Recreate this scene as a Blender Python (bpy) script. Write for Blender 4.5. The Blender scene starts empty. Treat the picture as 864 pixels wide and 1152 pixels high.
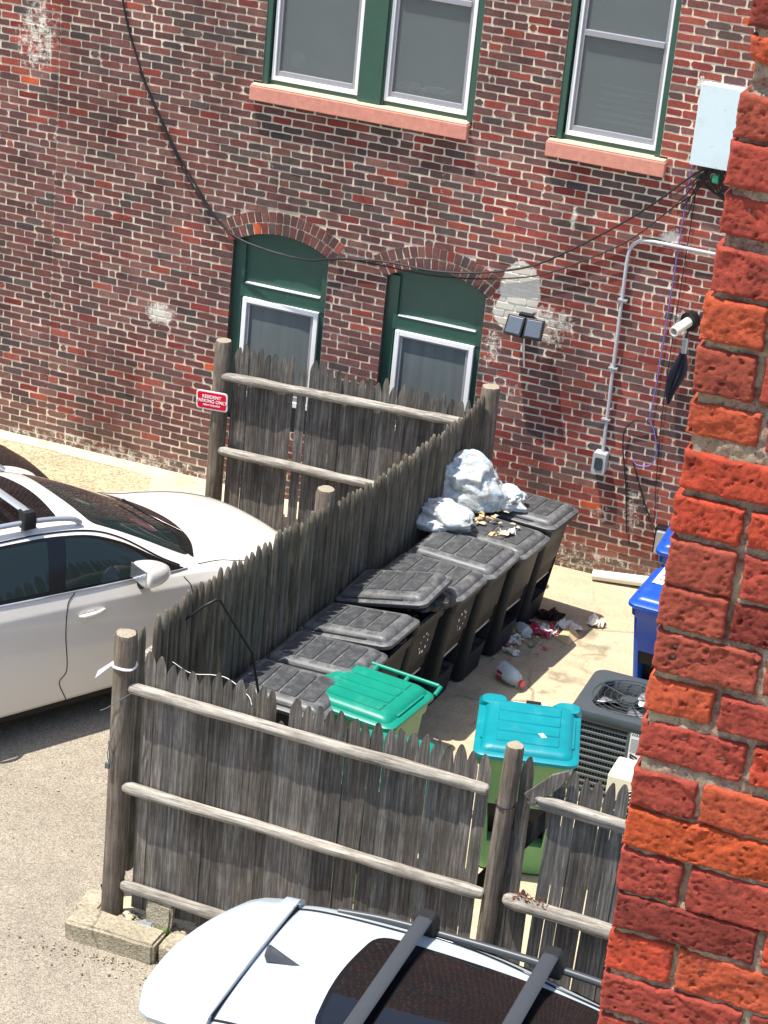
import bpy, bmesh, math, random
from mathutils import Vector, Matrix, noise
from mathutils.bvhtree import BVHTree
R = math.radians
random.seed(7)
S = bpy.context.scene
COL = S.collection
def lin(r, g, b, k=1.0):
    f = lambda c: (c/255/12.92 if c <= 10 else ((c/255+.055)/1.055)**2.4)*k
    return (f(r), f(g), f(b), 1)
def N3(x, y=0, z=0): return noise.noise(Vector((x, y, z)))

# ------------------------------------------------------------------ mesh helpers
class MB:
    def __init__(s, off=(0, 0, 0)):
        s.v = []; s.f = []; s.m = []; s.t = []; s.off = Vector(off); s.mi = 0; s.tint = (1, 1, 1, 1)
    def add(s, vs, fs, mi=None, tint=None, M=None):
        b = len(s.v); o = s.off
        for p in vs:
            p = Vector(p)
            if M is not None: p = M @ p
            s.v.append(p - o)
        for f in fs:
            s.f.append(tuple(b+i for i in f)); s.m.append(s.mi if mi is None else mi); s.t.append(tint or s.tint)
        return b
    def box(s, lo, hi, mi=None, tint=None, M=None):
        x0, y0, z0 = lo; x1, y1, z1 = hi
        s.add([(x0,y0,z0),(x1,y0,z0),(x1,y1,z0),(x0,y1,z0),(x0,y0,z1),(x1,y0,z1),(x1,y1,z1),(x0,y1,z1)],
              [(0,3,2,1),(4,5,6,7),(0,1,5,4),(1,2,6,5),(2,3,7,6),(3,0,4,7)], mi, tint, M)
    def loft(s, rings, cap0=True, cap1=True, closed=True, mi=None, tint=None, M=None):
        n = len(rings[0]); vs = [p for r in rings for p in r]; fs = []
        for k in range(len(rings)-1):
            for i in range(n if closed else n-1):
                j = (i+1) % n
                fs.append((k*n+i, k*n+j, (k+1)*n+j, (k+1)*n+i))
        if cap0: fs.append(tuple(range(n-1, -1, -1)))
        if cap1: fs.append(tuple((len(rings)-1)*n+i for i in range(n)))
        s.add(vs, fs, mi, tint, M)
    def tube(s, pts, r, n=8, mi=None, tint=None, M=None, rr=None, cap=True):
        pts = [Vector(p) for p in pts]; rings = []; up = None
        for i, p in enumerate(pts):
            d = (pts[min(i+1, len(pts)-1)]-pts[max(i-1, 0)])
            d = d.normalized() if d.length > 1e-9 else Vector((0, 0, 1))
            if up is None:
                up = Vector((0, 0, 1)) if abs(d.z) < .9 else Vector((1, 0, 0))
            a = d.cross(up).normalized(); up = a.cross(d).normalized()
            rad = rr[i] if rr else r
            rings.append([p+(a*math.cos(2*math.pi*k/n)+up*math.sin(2*math.pi*k/n))*rad for k in range(n)])
        s.loft(rings, cap, cap, True, mi, tint, M)
    def cyl(s, a, b, r, n=16, r2=None, mi=None, tint=None, M=None):
        s.tube([a, b], r, n, mi, tint, M, rr=[r, r if r2 is None else r2])
    def ell(s, c, rx, ry, rz, nu=14, nv=8, mi=None, tint=None, M=None, f=None):
        rings = []
        for j in range(1, nv):
            th = math.pi*j/nv; ring = []
            for i in range(nu):
                ph = 2*math.pi*i/nu
                d = Vector((math.sin(th)*math.cos(ph), math.sin(th)*math.sin(ph), -math.cos(th)))
                k = f(d) if f else 1
                ring.append((c[0]+d.x*rx*k, c[1]+d.y*ry*k, c[2]+d.z*rz*k))
            rings.append(ring)
        s.loft(rings, True, True, True, mi, tint, M)
    def quad(s, a, b, c, d, mi=None, tint=None): s.add([a, b, c, d], [(0, 1, 2, 3)], mi, tint)
    def mesh(s, name):
        me = bpy.data.meshes.new(name); me.from_pydata([tuple(p) for p in s.v], [], s.f); 
        me.polygons.foreach_set('material_index', s.m)
        if True:
            a = me.color_attributes.new('tint', 'FLOAT_COLOR', 'CORNER'); arr = []
            for p, t in zip(me.polygons, s.t): arr.extend(t*p.loop_total)
            a.data.foreach_set('color', arr)
        me.update(); return me
    def build(s, name, mats, parent=None, smooth=None, bevel=0, loc=None, sub=0, bseg=2):
        me = s.mesh(name)
        for m in (mats if isinstance(mats, (list, tuple)) else [mats]): me.materials.append(m)
        return link(name, me, parent, smooth, bevel, loc, sub, bseg)
def link(name, me, parent=None, smooth=None, bevel=0, loc=None, sub=0, bseg=2):
    if smooth is not None:
        me.polygons.foreach_set('use_smooth', [True]*len(me.polygons))
        if smooth < 179: me.set_sharp_from_angle(angle=R(smooth))
    o = bpy.data.objects.new(name, me); COL.objects.link(o)
    if parent: o.parent = parent
    if loc is not None: o.location = loc
    if bevel:
        b = o.modifiers.new('bevel', 'BEVEL'); b.width = bevel; b.segments = bseg; b.limit_method = 'ANGLE'; b.angle_limit = R(35)
    if sub:
        b = o.modifiers.new('sub', 'SUBSURF'); b.levels = sub; b.render_levels = sub
    return o
def tag(o, label, cat, group=None, kind=None):
    if label: o['label'] = label
    if cat: o['category'] = cat
    if group: o['group'] = group
    if kind: o['kind'] = kind
    return o
def thing(name, label, cat, loc=(0, 0, 0), rz=0, group=None):
    o = bpy.data.objects.new(name, None); COL.objects.link(o); o.location = loc; o.rotation_euler = (0, 0, rz)
    o.empty_display_size = .1
    return tag(o, label, cat, group)
def dup(root, loc, rz, label, group=None):
    r = root.copy(); COL.objects.link(r); r.location = loc; r.rotation_euler = (0, 0, rz); r['label'] = label
    if group: r['group'] = group
    out = {}
    for ch in list(root.children):
        c = ch.copy(); COL.objects.link(c); c.parent = r; out[ch.name.split('.')[0]] = c
        for g in ch.children:
            d = g.copy(); COL.objects.link(d); d.parent = c
    return r, out
def rrect(x0, x1, y0, y1, r, n=5, z=0):
    P = []
    for cx, cy, a0 in ((x1-r, y1-r, 0), (x0+r, y1-r, 90), (x0+r, y0+r, 180), (x1-r, y0+r, 270)):
        for k in range(n+1):
            a = R(a0+90*k/n); P.append((cx+r*math.cos(a), cy+r*math.sin(a), z))
    return P
def crom(P, n=8):
    P = [Vector(p) for p in P]; Q = [P[0]*2-P[1]]+P+[P[-1]*2-P[-2]]; out = []
    for i in range(1, len(Q)-2):
        a, b, c, d = Q[i-1:i+3]
        for k in range(n):
            t = k/n
            out.append(.5*((2*b)+(c-a)*t+(2*a-5*b+4*c-d)*t*t+(3*b-a-3*c+d)*t**3))
    out.append(P[-1]); return out
def text_part(txt, size, M, mat, parent, ext=.001, align='CENTER', name='lettering'):
    cu = bpy.data.curves.new('t', 'FONT'); cu.body = txt; cu.size = size; cu.align_x = align; cu.align_y = 'CENTER'; cu.extrude = ext; cu.offset = size*.012
    o = bpy.data.objects.new('t', cu); COL.objects.link(o)
    dg = bpy.context.evaluated_depsgraph_get(); me = bpy.data.meshes.new_from_object(o.evaluated_get(dg))
    bpy.data.objects.remove(o); me.transform(M); me.materials.clear(); me.materials.append(mat); me.name = name
    return link(name, me, parent)

# ------------------------------------------------------------------ materials
class NT:
    def __init__(s, name):
        s.m = bpy.data.materials.new(name); s.m.use_nodes = True; s.t = s.m.node_tree; s.n = s.t.nodes; s.l = s.t.links
        s.b = s.n['Principled BSDF']
    def N(s, typ, **kw):
        n = s.n.new(typ)
        for k, v in kw.items():
            if k.startswith('i_'): n.inputs[k[2:].replace('_', ' ')].default_value = v
            else: setattr(n, k, v)
        return n
    def L(s, a, b): s.l.new(a, b)
    def coord(s, stretch=(1, 1, 1), world=False):
        if world:
            src = s.N('ShaderNodeNewGeometry').outputs['Position']
        else: src = s.N('ShaderNodeTexCoord').outputs['Object']
        mp = s.N('ShaderNodeMapping'); mp.inputs['Scale'].default_value = stretch; s.L(src, mp.inputs['Vector']); return mp.outputs['Vector']
    def noise(s, vec, scale, detail=4, rough=.6):
        n = s.N('ShaderNodeTexNoise'); n.inputs['Scale'].default_value = scale; n.inputs['Detail'].default_value = detail; n.inputs['Roughness'].default_value = rough
        s.L(vec, n.inputs['Vector']); return n.outputs['Fac']
    def ramp(s, fac, stops):
        r = s.N('ShaderNodeValToRGB'); e = r.color_ramp.elements
        while len(e) < len(stops): e.new(.5)
        for el, (p, c) in zip(e, stops): el.position = p; el.color = c if len(c) == 4 else (*c, 1)
        s.L(fac, r.inputs['Fac']); return r.outputs['Color']
    def mix(s, fac, a, b, mode='MIX'):
        m = s.N('ShaderNodeMix', data_type='RGBA', blend_type=mode)
        for sock, v in ((m.inputs[0], fac), (m.inputs[6], a), (m.inputs[7], b)):
            if hasattr(v, 'is_output'): s.L(v, sock)
            else: sock.default_value = v
        return m.outputs[2]
    def math(s, op, a, b=0, c=None):
        m = s.N('ShaderNodeMath', operation=op)
        for i, v in enumerate((a, b, c)):
            if v is None: continue
            if hasattr(v, 'is_output'): s.L(v, m.inputs[i])
            else: m.inputs[i].default_value = v
        return m.outputs[0]
    def bump(s, h, strength=.3, dist=.01):
        b = s.N('ShaderNodeBump'); b.inputs['Strength'].default_value = strength; b.inputs['Distance'].default_value = dist
        s.L(h, b.inputs['Height']); s.L(b.outputs['Normal'], s.b.inputs['Normal'])
    def out(s, col, rough=.7, spec=.4, metal=0):
        if hasattr(col, 'is_output'): s.L(col, s.b.inputs['Base Color'])
        else: s.b.inputs['Base Color'].default_value = col
        if hasattr(rough, 'is_output'): s.L(rough, s.b.inputs['Roughness'])
        else: s.b.inputs['Roughness'].default_value = rough
        s.b.inputs['Specular IOR Level'].default_value = spec; s.b.inputs['Metallic'].default_value = metal
        return s.m
def g(v, a=1): return (v, v, v, a)
def mat(name, col, var=.12, scale=12, rough=.6, spec=.4, metal=0, bump=0, bscale=60, bdist=.004, stretch=(1, 1, 1), tint=False, coat=0):
    n = NT(name); v = n.coord(stretch)
    c = n.mix(1.0, col, n.ramp(n.noise(v, scale, 6, .65), [(.25, g(1-var)), (.75, g(1+var))]), 'MULTIPLY')
    if tint:
        a = n.N('ShaderNodeAttribute', attribute_name='tint'); c = n.mix(1.0, c, a.outputs['Color'], 'MULTIPLY')
    if bump: n.bump(n.noise(v, bscale, 5, .7), bump, bdist)
    if coat: n.b.inputs['Coat Weight'].default_value = coat; n.b.inputs['Coat Roughness'].default_value = .04
    return n.out(c, rough, spec, metal)

# patches of white paint and lime on the wall, each an ellipse in the wall plane: x, z, rx, rz, strength
PATCH = [(-5.56, 2.58, .185, .275, 2.6), (-5.60, 2.36, .19, .18, 2.0), (-5.25, 2.35, .35, .22, .8), (-5.75, 2.0, .14, .3, .7), (-9.13, 1.62, .21, .15, .95), (-5.30, 2.22, .40, .17, .72), (-5.55, 1.62, .35, .4, .5), (-4.05, 2.60, .16, .2, .75),
         (-4.25, .72, .16, .42, .66), (-4.50, .62, .22, .16, .6), (-10.55, 4.1, .35, .55, .72), (-10.32, 3.0, .07, 1.6, .52), (-5.1, .12, 2.2, .3, .62), (-9.5, .02, 2.4, .20, .66),
         (-4.25, 3.35, .14, .14, .8), (-5.15, 3.35, .05, .16, .8), (-4.2, 4.75, .04, .1, .8), (-6.4, 3.45, .06, .35, .55), (-8.9, 4.05, .45, .08, .5), (-8.1, 3.3, .4, .06, .5)]
def wall_patch(n):
    pos = n.N('ShaderNodeNewGeometry').outputs['Position']
    sep = n.N('ShaderNodeSeparateXYZ'); n.L(pos, sep.inputs[0])
    acc = None
    for x, z, rx, rz, s in PATCH:
        a = n.math('DIVIDE', n.math('SUBTRACT', sep.outputs[0], x), rx); b = n.math('DIVIDE', n.math('SUBTRACT', sep.outputs[2], z), rz)
        d = n.math('SUBTRACT', s*1.9, n.math('MULTIPLY', n.math('ADD', n.math('MULTIPLY', a, a), n.math('MULTIPLY', b, b)), s*1.3))
        acc = d if acc is None else n.math('MAXIMUM', acc, d)
    acc = n.math('MAXIMUM', acc, 0.0)
    nz = n.noise(pos, 13, 9, .78)
    f = n.N('ShaderNodeMapRange'); f.inputs['From Min'].default_value = .75; f.inputs['From Max'].default_value = .90
    n.L(n.math('ADD', n.math('MULTIPLY', acc, .42), n.math('SUBTRACT', n.math('MULTIPLY', nz, 1.5), .47)), f.inputs['Value']); f.clamp = True
    return n.math('MULTIPLY', f.outputs[0], .86), pos
def brick_mat():
    n = NT('old_brick'); a = n.N('ShaderNodeAttribute', attribute_name='tint').outputs['Color']
    pf, pos = wall_patch(n)
    c = n.mix(1.0, a, n.ramp(n.noise(pos, 55, 7, .8), [(.25, g(.55)), (.5, g(.95)), (.78, g(1.6))]), 'MULTIPLY')
    c = n.mix(1.0, c, n.ramp(n.noise(pos, 2.2, 5, .7), [(.3, g(.72)), (.7, g(1.2))]), 'MULTIPLY')
    c = n.mix(n.ramp(n.noise(pos, 26, 7, .8), [(.60, g(0)), (.74, g(.55))]), c, lin(190, 165, 145))
    c = n.mix(pf, c, lin(222, 216, 200))
    c = n.mix(1.0, c, n.ramp(n.noise(n.coord((1.3, 1, .38), True), 1.0, 5, .62), [(.34, g(.66)), (.52, g(1.0)), (.7, g(1.14))]), 'MULTIPLY')
    n.bump(n.noise(pos, 110, 5, .75), .55, .006)
    return n.out(c, .88, .2)
def mortar_mat():
    n = NT('lime_mortar'); pf, pos = wall_patch(n)
    c = n.ramp(n.noise(pos, 40, 6, .7), [(.25, lin(196, 180, 156)), (.5, lin(226, 212, 188)), (.8, lin(242, 232, 214))])
    c = n.mix(n.ramp(n.noise(pos, 1.3, 4, .6), [(.32, g(.35)), (.6, g(0))]), c, lin(170, 150, 134))
    c = n.mix(pf, c, lin(226, 220, 206))
    c = n.mix(1.0, c, n.ramp(n.noise(n.coord((1.3, 1, .38), True), 1.0, 5, .62), [(.34, g(.72)), (.52, g(1.0)), (.7, g(1.14))]), 'MULTIPLY')
    n.bump(n.noise(pos, 130, 4, .7), .5, .005)
    return n.out(c, .92, .15)
def pier_brick():
    n = NT('red_brick_close'); v = n.coord(); a = n.N('ShaderNodeAttribute', attribute_name='tint').outputs['Color']
    c = n.mix(1.0, a, n.ramp(n.noise(v, 45, 8, .75), [(.28, g(.5)), (.5, g(1)), (.72, g(1.35))]), 'MULTIPLY')
    c = n.mix(n.ramp(n.noise(v, 18, 8, .75), [(.52, g(0)), (.66, g(.55))]), c, lin(104, 56, 48))
    c = n.mix(n.ramp(n.noise(v, 160, 3, .7), [(.70, g(0)), (.78, g(.55))]), c, lin(205, 150, 125))
    c = n.mix(n.ramp(n.noise(v, 60, 5, .85), [(.30, g(.7)), (.36, g(0))]), c, lin(48, 26, 24))
    vo = n.N('ShaderNodeTexVoronoi'); vo.inputs['Scale'].default_value = 75; n.L(v, vo.inputs['Vector'])
    n.bump(n.noise(v, 120, 8, .8), .8, .008)
    return n.out(c, .85, .25)
def pier_mortar():
    n = NT('rough_mortar_close'); v = n.coord()
    c = n.ramp(n.noise(v, 55, 6, .8), [(.3, lin(122, 84, 74)), (.45, lin(176, 142, 128)), (.6, lin(205, 188, 162)), (.8, lin(232, 222, 198))])
    c = n.mix(n.ramp(n.noise(v, 6, 4, .6), [(.45, g(0)), (.6, g(.75))]), c, lin(208, 196, 160))
    c = n.mix(n.ramp(n.noise(v, 140, 4, .8), [(.36, g(.7)), (.44, g(0))]), c, lin(66, 44, 40))
    n.bump(n.noise(v, 90, 8, .8), 1.0, .012)
    return n.out(c, .95, .15)
def wood_mat(name, dark, mid, light, along='z'):
    n = NT(name); st = (34, 34, 1.6) if along == 'z' else (1.6, 34, 34)
    v = n.coord(st); v1 = n.coord()
    a = n.N('ShaderNodeAttribute', attribute_name='tint').outputs['Color']
    c = n.ramp(n.noise(v, 1.6, 7, .72), [(.28, dark), (.5, mid), (.74, light)])
    c = n.mix(1.0, c, n.ramp(n.noise(v1, 3.5, 5, .65), [(.3, g(.70)), (.7, g(1.25))]), 'MULTIPLY')
    c = n.mix(n.ramp(n.noise(v1, 38, 5, .8), [(.66, g(0)), (.78, g(.5))]), c, light)
    c = n.mix(n.ramp(n.noise(v, 5, 3, .7), [(.30, g(.75)), (.38, g(0))]), c, (dark[0]*.4, dark[1]*.4, dark[2]*.4, 1))
    c = n.mix(1.0, c, a, 'MULTIPLY')
    n.bump(n.noise(v, 2.4, 8, .78), .8, .008)
    return n.out(c, .88, .2)
def ground_mat(name, stops, fine=170, big=.8, bump=.6, stain=None, pebble=90, pamt=.5):
    n = NT(name); v = n.coord(world=True)
    c = n.ramp(n.noise(v, fine, 5, .8), stops)
    vo = n.N('ShaderNodeTexVoronoi'); vo.inputs['Scale'].default_value = pebble; n.L(v, vo.inputs['Vector'])
    sp = n.N('ShaderNodeSeparateColor'); n.L(vo.outputs['Color'], sp.inputs[0])
    c = n.mix(pamt, c, n.mix(1.0, c, n.ramp(sp.outputs[0], [(.0, g(.30)), (.35, g(.85)), (1, g(1.5))]), 'MULTIPLY'))
    c = n.mix(1.0, c, n.ramp(n.noise(v, big, 6, .6), [(.3, g(.84)), (.7, g(1.13))]), 'MULTIPLY')
    c = n.mix(1.0, c, n.ramp(n.noise(v, 7, 6, .7), [(.3, g(.88)), (.7, g(1.08))]), 'MULTIPLY')
    if stain:
        ve = n.N('ShaderNodeTexVoronoi', feature='DISTANCE_TO_EDGE'); ve.inputs['Scale'].default_value = .75
        wv = n.mix(.10, v, n.N('ShaderNodeTexNoise').outputs['Color']); nn = [q for q in n.n if q.type == 'TEX_NOISE'][-1]; n.L(v, nn.inputs['Vector']); nn.inputs['Scale'].default_value = 5; nn.inputs['Detail'].default_value = 6
        n.L(wv, ve.inputs['Vector']); cr = n.ramp(ve.outputs['Distance'], [(.0, g(.62)), (.0055, g(.30)), (.010, g(0))])
        c = n.mix(n.math('MULTIPLY', cr, n.ramp(n.noise(v, .9, 3, .5), [(.46, g(0)), (.56, g(1))])), c, lin(92, 84, 70))
        c = n.mix(n.ramp(n.noise(v, 1.1, 7, .72), [(.55, g(0)), (.68, g(.30))]), c, lin(120, 108, 88))
        c = n.mix(n.ramp(n.noise(v, 26, 5, .8), [(.66, g(0)), (.74, g(.45))]), c, lin(104, 94, 78))
    if stain: c = n.mix(n.ramp(n.noise(v, 2.2, 6, .7), [(.56, g(0)), (.7, g(.55))]), c, stain)
    n.bump(n.math('ADD', n.noise(v, fine*.8, 6, .8), n.math('MULTIPLY', vo.outputs['Distance'], .6)), bump, .012)
    return n.out(c, .95, .12)
def plastic_mat(name, col, dust, dcol, rough=.42, var=.1, lo=.46, hi=.64, dscale=5):
    n = NT(name); v = n.coord()
    c = n.mix(1.0, col, n.ramp(n.noise(v, 8, 5, .6), [(.3, g(1-var)), (.7, g(1+var))]), 'MULTIPLY')
    geo = n.N('ShaderNodeNewGeometry'); sp = n.N('ShaderNodeSeparateXYZ'); n.L(geo.outputs['Normal'], sp.inputs[0])
    up = n.math('MAXIMUM', sp.outputs[2], 0.0)
    wv = n.coord(world=True)
    f = n.math('MULTIPLY', n.ramp(n.noise(wv, dscale, 8, .72), [(lo, g(0)), (hi, g(1))]), n.math('MULTIPLY', up, dust))
    f = n.math('ADD', f, n.math('MULTIPLY', n.ramp(n.noise(wv, 60, 6, .8), [(.62, g(0)), (.8, g(1))]), n.math('ADD', n.math('MULTIPLY', up, dust*.5), dust*.06)))
    c = n.mix(f, c, dcol)
    n.bump(n.noise(v, 220, 3, .6), .12, .003)
    return n.out(c, n.math('ADD', rough, n.math('MULTIPLY', f, .4)), .22 if col[0] < .05 and col[2] < .05 else .45)
def glass_mat(name, col, rough=.03, spec=.5, curtain=None, alpha=1):
    n = NT(name); n.b.inputs['Alpha'].default_value = alpha
    if curtain:
        v = n.coord(curtain); c = n.mix(n.ramp(n.noise(v, 1, 3, .5), [(.35, g(0)), (.7, g(1))]), col, (col[0]*1.22, col[1]*1.22, col[2]*1.22, 1))
    else: c = col
    return n.out(c, rough, spec)

M = {}
M['brick'] = brick_mat(); M['mortar'] = mortar_mat(); M['pier'] = pier_brick(); M['pmortar'] = pier_mortar()
M['wood'] = wood_mat('weathered_picket', lin(58, 55, 51), lin(98, 93, 87), lin(152, 147, 138))
M['wood_dark'] = wood_mat('weathered_picket_brown', lin(70, 65, 56), lin(102, 95, 83), lin(142, 134, 118))  # browner picket wood with a narrower tone range
M['rail'] = wood_mat('split_rail_wood', lin(84, 78, 71), lin(152, 145, 134), lin(206, 201, 190), 'x')
M['post'] = wood_mat('round_post_wood', lin(74, 63, 54), lin(114, 103, 91), lin(156, 147, 132))
M['endgrain'] = mat('end_grain', lin(150, 140, 122), .3, 60, .9, .1, bump=.6)
M['green'] = mat('dark_green_paint', lin(50, 84, 72), .10, 6, .35, .5)
M['white'] = mat('white_window_paint', lin(244, 244, 240), .04, 20, .35, .5)
M['greysash'] = mat('grey_sash', lin(150, 150, 155), .06, 20, .4, .5)
M['stone'] = mat('brown_sandstone', lin(205, 140, 122), .18, 16, .9, .2, bump=.5, bscale=90)
M['stonetop'] = mat('pale_sandstone_top', lin(200, 178, 150), .14, 16, .9, .2, bump=.4, bscale=90)  # paler, less red tone for the sill tops
M['screen'] = glass_mat('window_screen_glass', lin(120, 128, 128), .10, .45, None, .5)
M['room'] = mat('dim_room', lin(112, 118, 116), .35, 2.2, .9, .1)
M['screenlo'] = glass_mat('window_pane_curtain', lin(100, 107, 107), .12, .45, (14, 1, .6))
M['blind'] = mat('pale_blind_slats', lin(132, 142, 143), .06, 30, .5, .3)
M['asphalt'] = ground_mat('old_asphalt', [(.25, lin(116, 106, 92)), (.5, lin(160, 150, 134)), (.75, lin(196, 186, 168))], 190, .7, .7, None, 120, .6)
M['yard'] = ground_mat('sandy_concrete', [(.25, lin(166, 150, 122)), (.5, lin(186, 171, 143)), (.75, lin(206, 193, 165))], 120, .9, .3, lin(158, 145, 122), 140, .25)
M['gravel'] = ground_mat('pebble_strip', [(.25, lin(164, 146, 114)), (.5, lin(196, 180, 146)), (.75, lin(222, 208, 176))], 110, .8, 1.0, None, 62, .7)
M['apron'] = ground_mat('pale_slab', [(.25, lin(184, 170, 144)), (.5, lin(202, 190, 164)), (.75, lin(220, 210, 186))], 110, .9, .3, lin(170, 154, 124), 120, .2)
M['kerb'] = ground_mat('kerb_concrete', [(.25, lin(140, 130, 108)), (.5, lin(164, 154, 132)), (.75, lin(190, 180, 156))], 60, 3, .7, lin(120, 110, 88), 60, .35)
M['pebble'] = mat('loose_stone', lin(168, 158, 140), .25, 20, .9, .2, tint=True, bump=.3)
M['black'] = plastic_mat('black_bin_plastic', lin(38, 41, 45), .35, lin(130, 130, 128), .5)
M['blacklid'] = plastic_mat('black_lid_plastic', lin(70, 72, 74), .5, lin(150, 148, 144), .40, lo=.40, hi=.66, dscale=11)
M['blackpanel'] = plastic_mat('black_lid_panel', lin(62, 64, 66), .4, lin(140, 139, 136), .42, lo=.44, hi=.8, dscale=16)
M['slot'] = mat('recess_shade', lin(22, 23, 24), .1, 10, .6, .3)  # near-black colour stands in for shade inside recesses, wells and openings
M['teal'] = plastic_mat('teal_bin_plastic', lin(0, 128, 106), .12, lin(170, 215, 200), .38, lo=.56, hi=.75)
M['cyan'] = plastic_mat('turquoise_lid_plastic', lin(0, 128, 138), .12, lin(170, 215, 215), .36, lo=.56, hi=.75)
M['ltgreen'] = plastic_mat('pale_green_bin_plastic', lin(116, 168, 112), .25, lin(190, 205, 180), .45)
M['blue'] = plastic_mat('blue_bin_plastic', lin(24, 78, 176), .15, lin(150, 170, 200), .34, lo=.56, hi=.75)
M['metal'] = mat('galvanised_metal', lin(190, 192, 196), .08, 20, .38, .5, .7)
M['conduit'] = mat('painted_conduit', lin(176, 177, 180), .06, 20, .45, .5)
M['cable'] = mat('black_cable', lin(40, 38, 40), .1, 20, .6, .3)
M['purple'] = mat('violet_wire', lin(110, 108, 168), .1, 20, .6, .3)
def box_mat():
    n = NT('pale_box_paint'); v = n.coord()
    c = n.mix(n.ramp(n.noise(v, 22, 5, .75), [(.665, g(0)), (.69, g(.85))]), lin(206, 222, 224), lin(60, 56, 52))
    c = n.mix(n.ramp(n.noise(v, 5, 6, .7), [(.5, g(0)), (.75, g(.35))]), c, lin(170, 178, 174)); return n.out(c, .55, .4)
M['paleblue'] = box_mat()
M['rustspot'] = mat('rust_speck', lin(70, 66, 62), .2, 10, .8, .2)
M['pvc'] = mat('white_pvc', lin(225, 222, 208), .06, 14, .5, .4)
M['darkgrey'] = mat('dark_grey_metal', lin(62, 68, 70), .1, 14, .42, .5)
M['acside'] = mat('ac_louver_paint', lin(88, 95, 97), .08, 14, .45, .4)
M['actop'] = mat('ac_top_paint', lin(68, 75, 79), .10, 10, .32, .5)
M['blackm'] = mat('black_metal', lin(22, 22, 24), .1, 14, .45, .4)
M['cream'] = mat('cream_metal', lin(228, 222, 200), .05, 10, .5, .4)
M['lamp'] = mat('grey_flood_lens', lin(84, 92, 102), .12, 30, .25, .5)
M['signred'] = mat('red_sign_enamel', lin(205, 8, 40), .05, 20, .4, .5)
M['signwhite'] = mat('white_sign_enamel', lin(240, 232, 234), .03, 20, .45, .4)
M['ink'] = mat('black_ink', lin(28, 28, 30), .05, 20, .6, .3)
M['paper'] = mat('white_label_paper', lin(236, 238, 238), .03, 20, .6, .3)
M['bagblack'] = mat('black_bin_liner', lin(30, 31, 33), .15, 9, .22, .6, bump=.8, bscale=22, bdist=.02)
def bag_mat():
    n = NT('white_bin_liner'); v = n.coord()
    c = n.ramp(n.noise(v, 5, 6, .6), [(.3, lin(164, 182, 190)), (.45, lin(212, 219, 222)), (.6, lin(226, 226, 222)), (.8, lin(206, 198, 184))])
    c = n.mix(n.ramp(n.noise(n.coord((6, 6, 8)), 1.3, 6, .7), [(.47, g(0)), (.58, g(.6))]), c, lin(128, 164, 178))
    c = n.mix(n.ramp(n.noise(n.coord((7, 5, 8)), 1.7, 6, .7), [(.53, g(0)), (.63, g(.6))]), c, lin(192, 168, 128))
    c = n.mix(n.ramp(n.noise(n.coord((13, 9, 16)), 1.2, 5, .7), [(.60, g(0)), (.66, g(.6))]), c, lin(206, 112, 118))
    n.bump(n.noise(n.coord((9, 9, 22)), 1.6, 8, .66), .5, .02)
    n.b.inputs['Subsurface Weight'].default_value = .15; n.b.inputs['Subsurface Radius'].default_value = (.03, .03, .03)
    n.b.inputs['Transmission Weight'].default_value = .18
    return n.out(c, .24, .6)
M['bag'] = bag_mat()
M['milk'] = mat('milky_plastic', lin(196, 206, 204), .12, 12, .3, .5)
M['litpaper'] = mat('crumpled_paper', lin(230, 224, 212), .12, 14, .85, .2)
M['littan'] = mat('food_scraps', lin(200, 182, 150), .3, 30, .8, .2, tint=True)
M['litred'] = mat('red_wrapper', lin(196, 44, 74), .2, 20, .45, .5)
M['litgreen'] = mat('green_plastic', lin(30, 140, 100), .15, 20, .4, .5)
M['litblack'] = mat('dark_rag', lin(44, 32, 30), .3, 20, .8, .2)
M['card'] = mat('cardboard', lin(190, 168, 130), .1, 20, .9, .2)
M['lid_cap'] = mat('coral_bottle_cap', lin(226, 80, 90), .1, 20, .4, .5)
M['leaf'] = mat('weed_leaf', lin(88, 138, 46), .25, 40, .6, .3)
M['leafbrown'] = mat('dead_leaf', lin(120, 70, 48), .3, 40, .8, .2)
M['paintw'] = mat('pearl_white_car_paint', lin(224, 219, 210), .015, 3, .26, .5, 0, coat=.7)
M['paintb'] = mat('ice_white_car_paint', lin(172, 180, 184), .015, 3, .26, .5, 0, coat=.7)
M['paintk'] = mat('black_car_paint', lin(20, 19, 19), .05, 3, .25, .4, 0, coat=.3)
M['carglass'] = glass_mat('tinted_car_glass', lin(30, 40, 40), .03, .42)
M['roofglass'] = glass_mat('panoramic_roof_glass', lin(20, 20, 22), .025, .6)
M['trim'] = mat('gloss_black_trim', lin(16, 16, 17), .05, 20, .2, .5)
M['clad'] = mat('black_cladding', lin(34, 34, 35), .1, 20, .6, .3)
M['bar'] = mat('grey_roof_bar', lin(60, 63, 67), .05, 20, .40, .5)
M['seam'] = mat('panel_gap', lin(40, 40, 42), .05, 20, .8, .1)
M['silver'] = mat('brushed_silver', lin(190, 196, 204), .05, 20, .3, .5, .6)
M['chrome'] = mat('chrome_trim', lin(225, 228, 232), .03, 20, .15, .5, .9)
M['tyre'] = mat('tyre_rubber', lin(28, 28, 28), .1, 30, .85, .2)
M['seat'] = mat('pale_car_seat', lin(120, 140, 138), .1, 20, .7, .2)
M['tail'] = mat('tail_lamp_red', lin(120, 12, 16), .05, 20, .15, .6)

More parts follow.
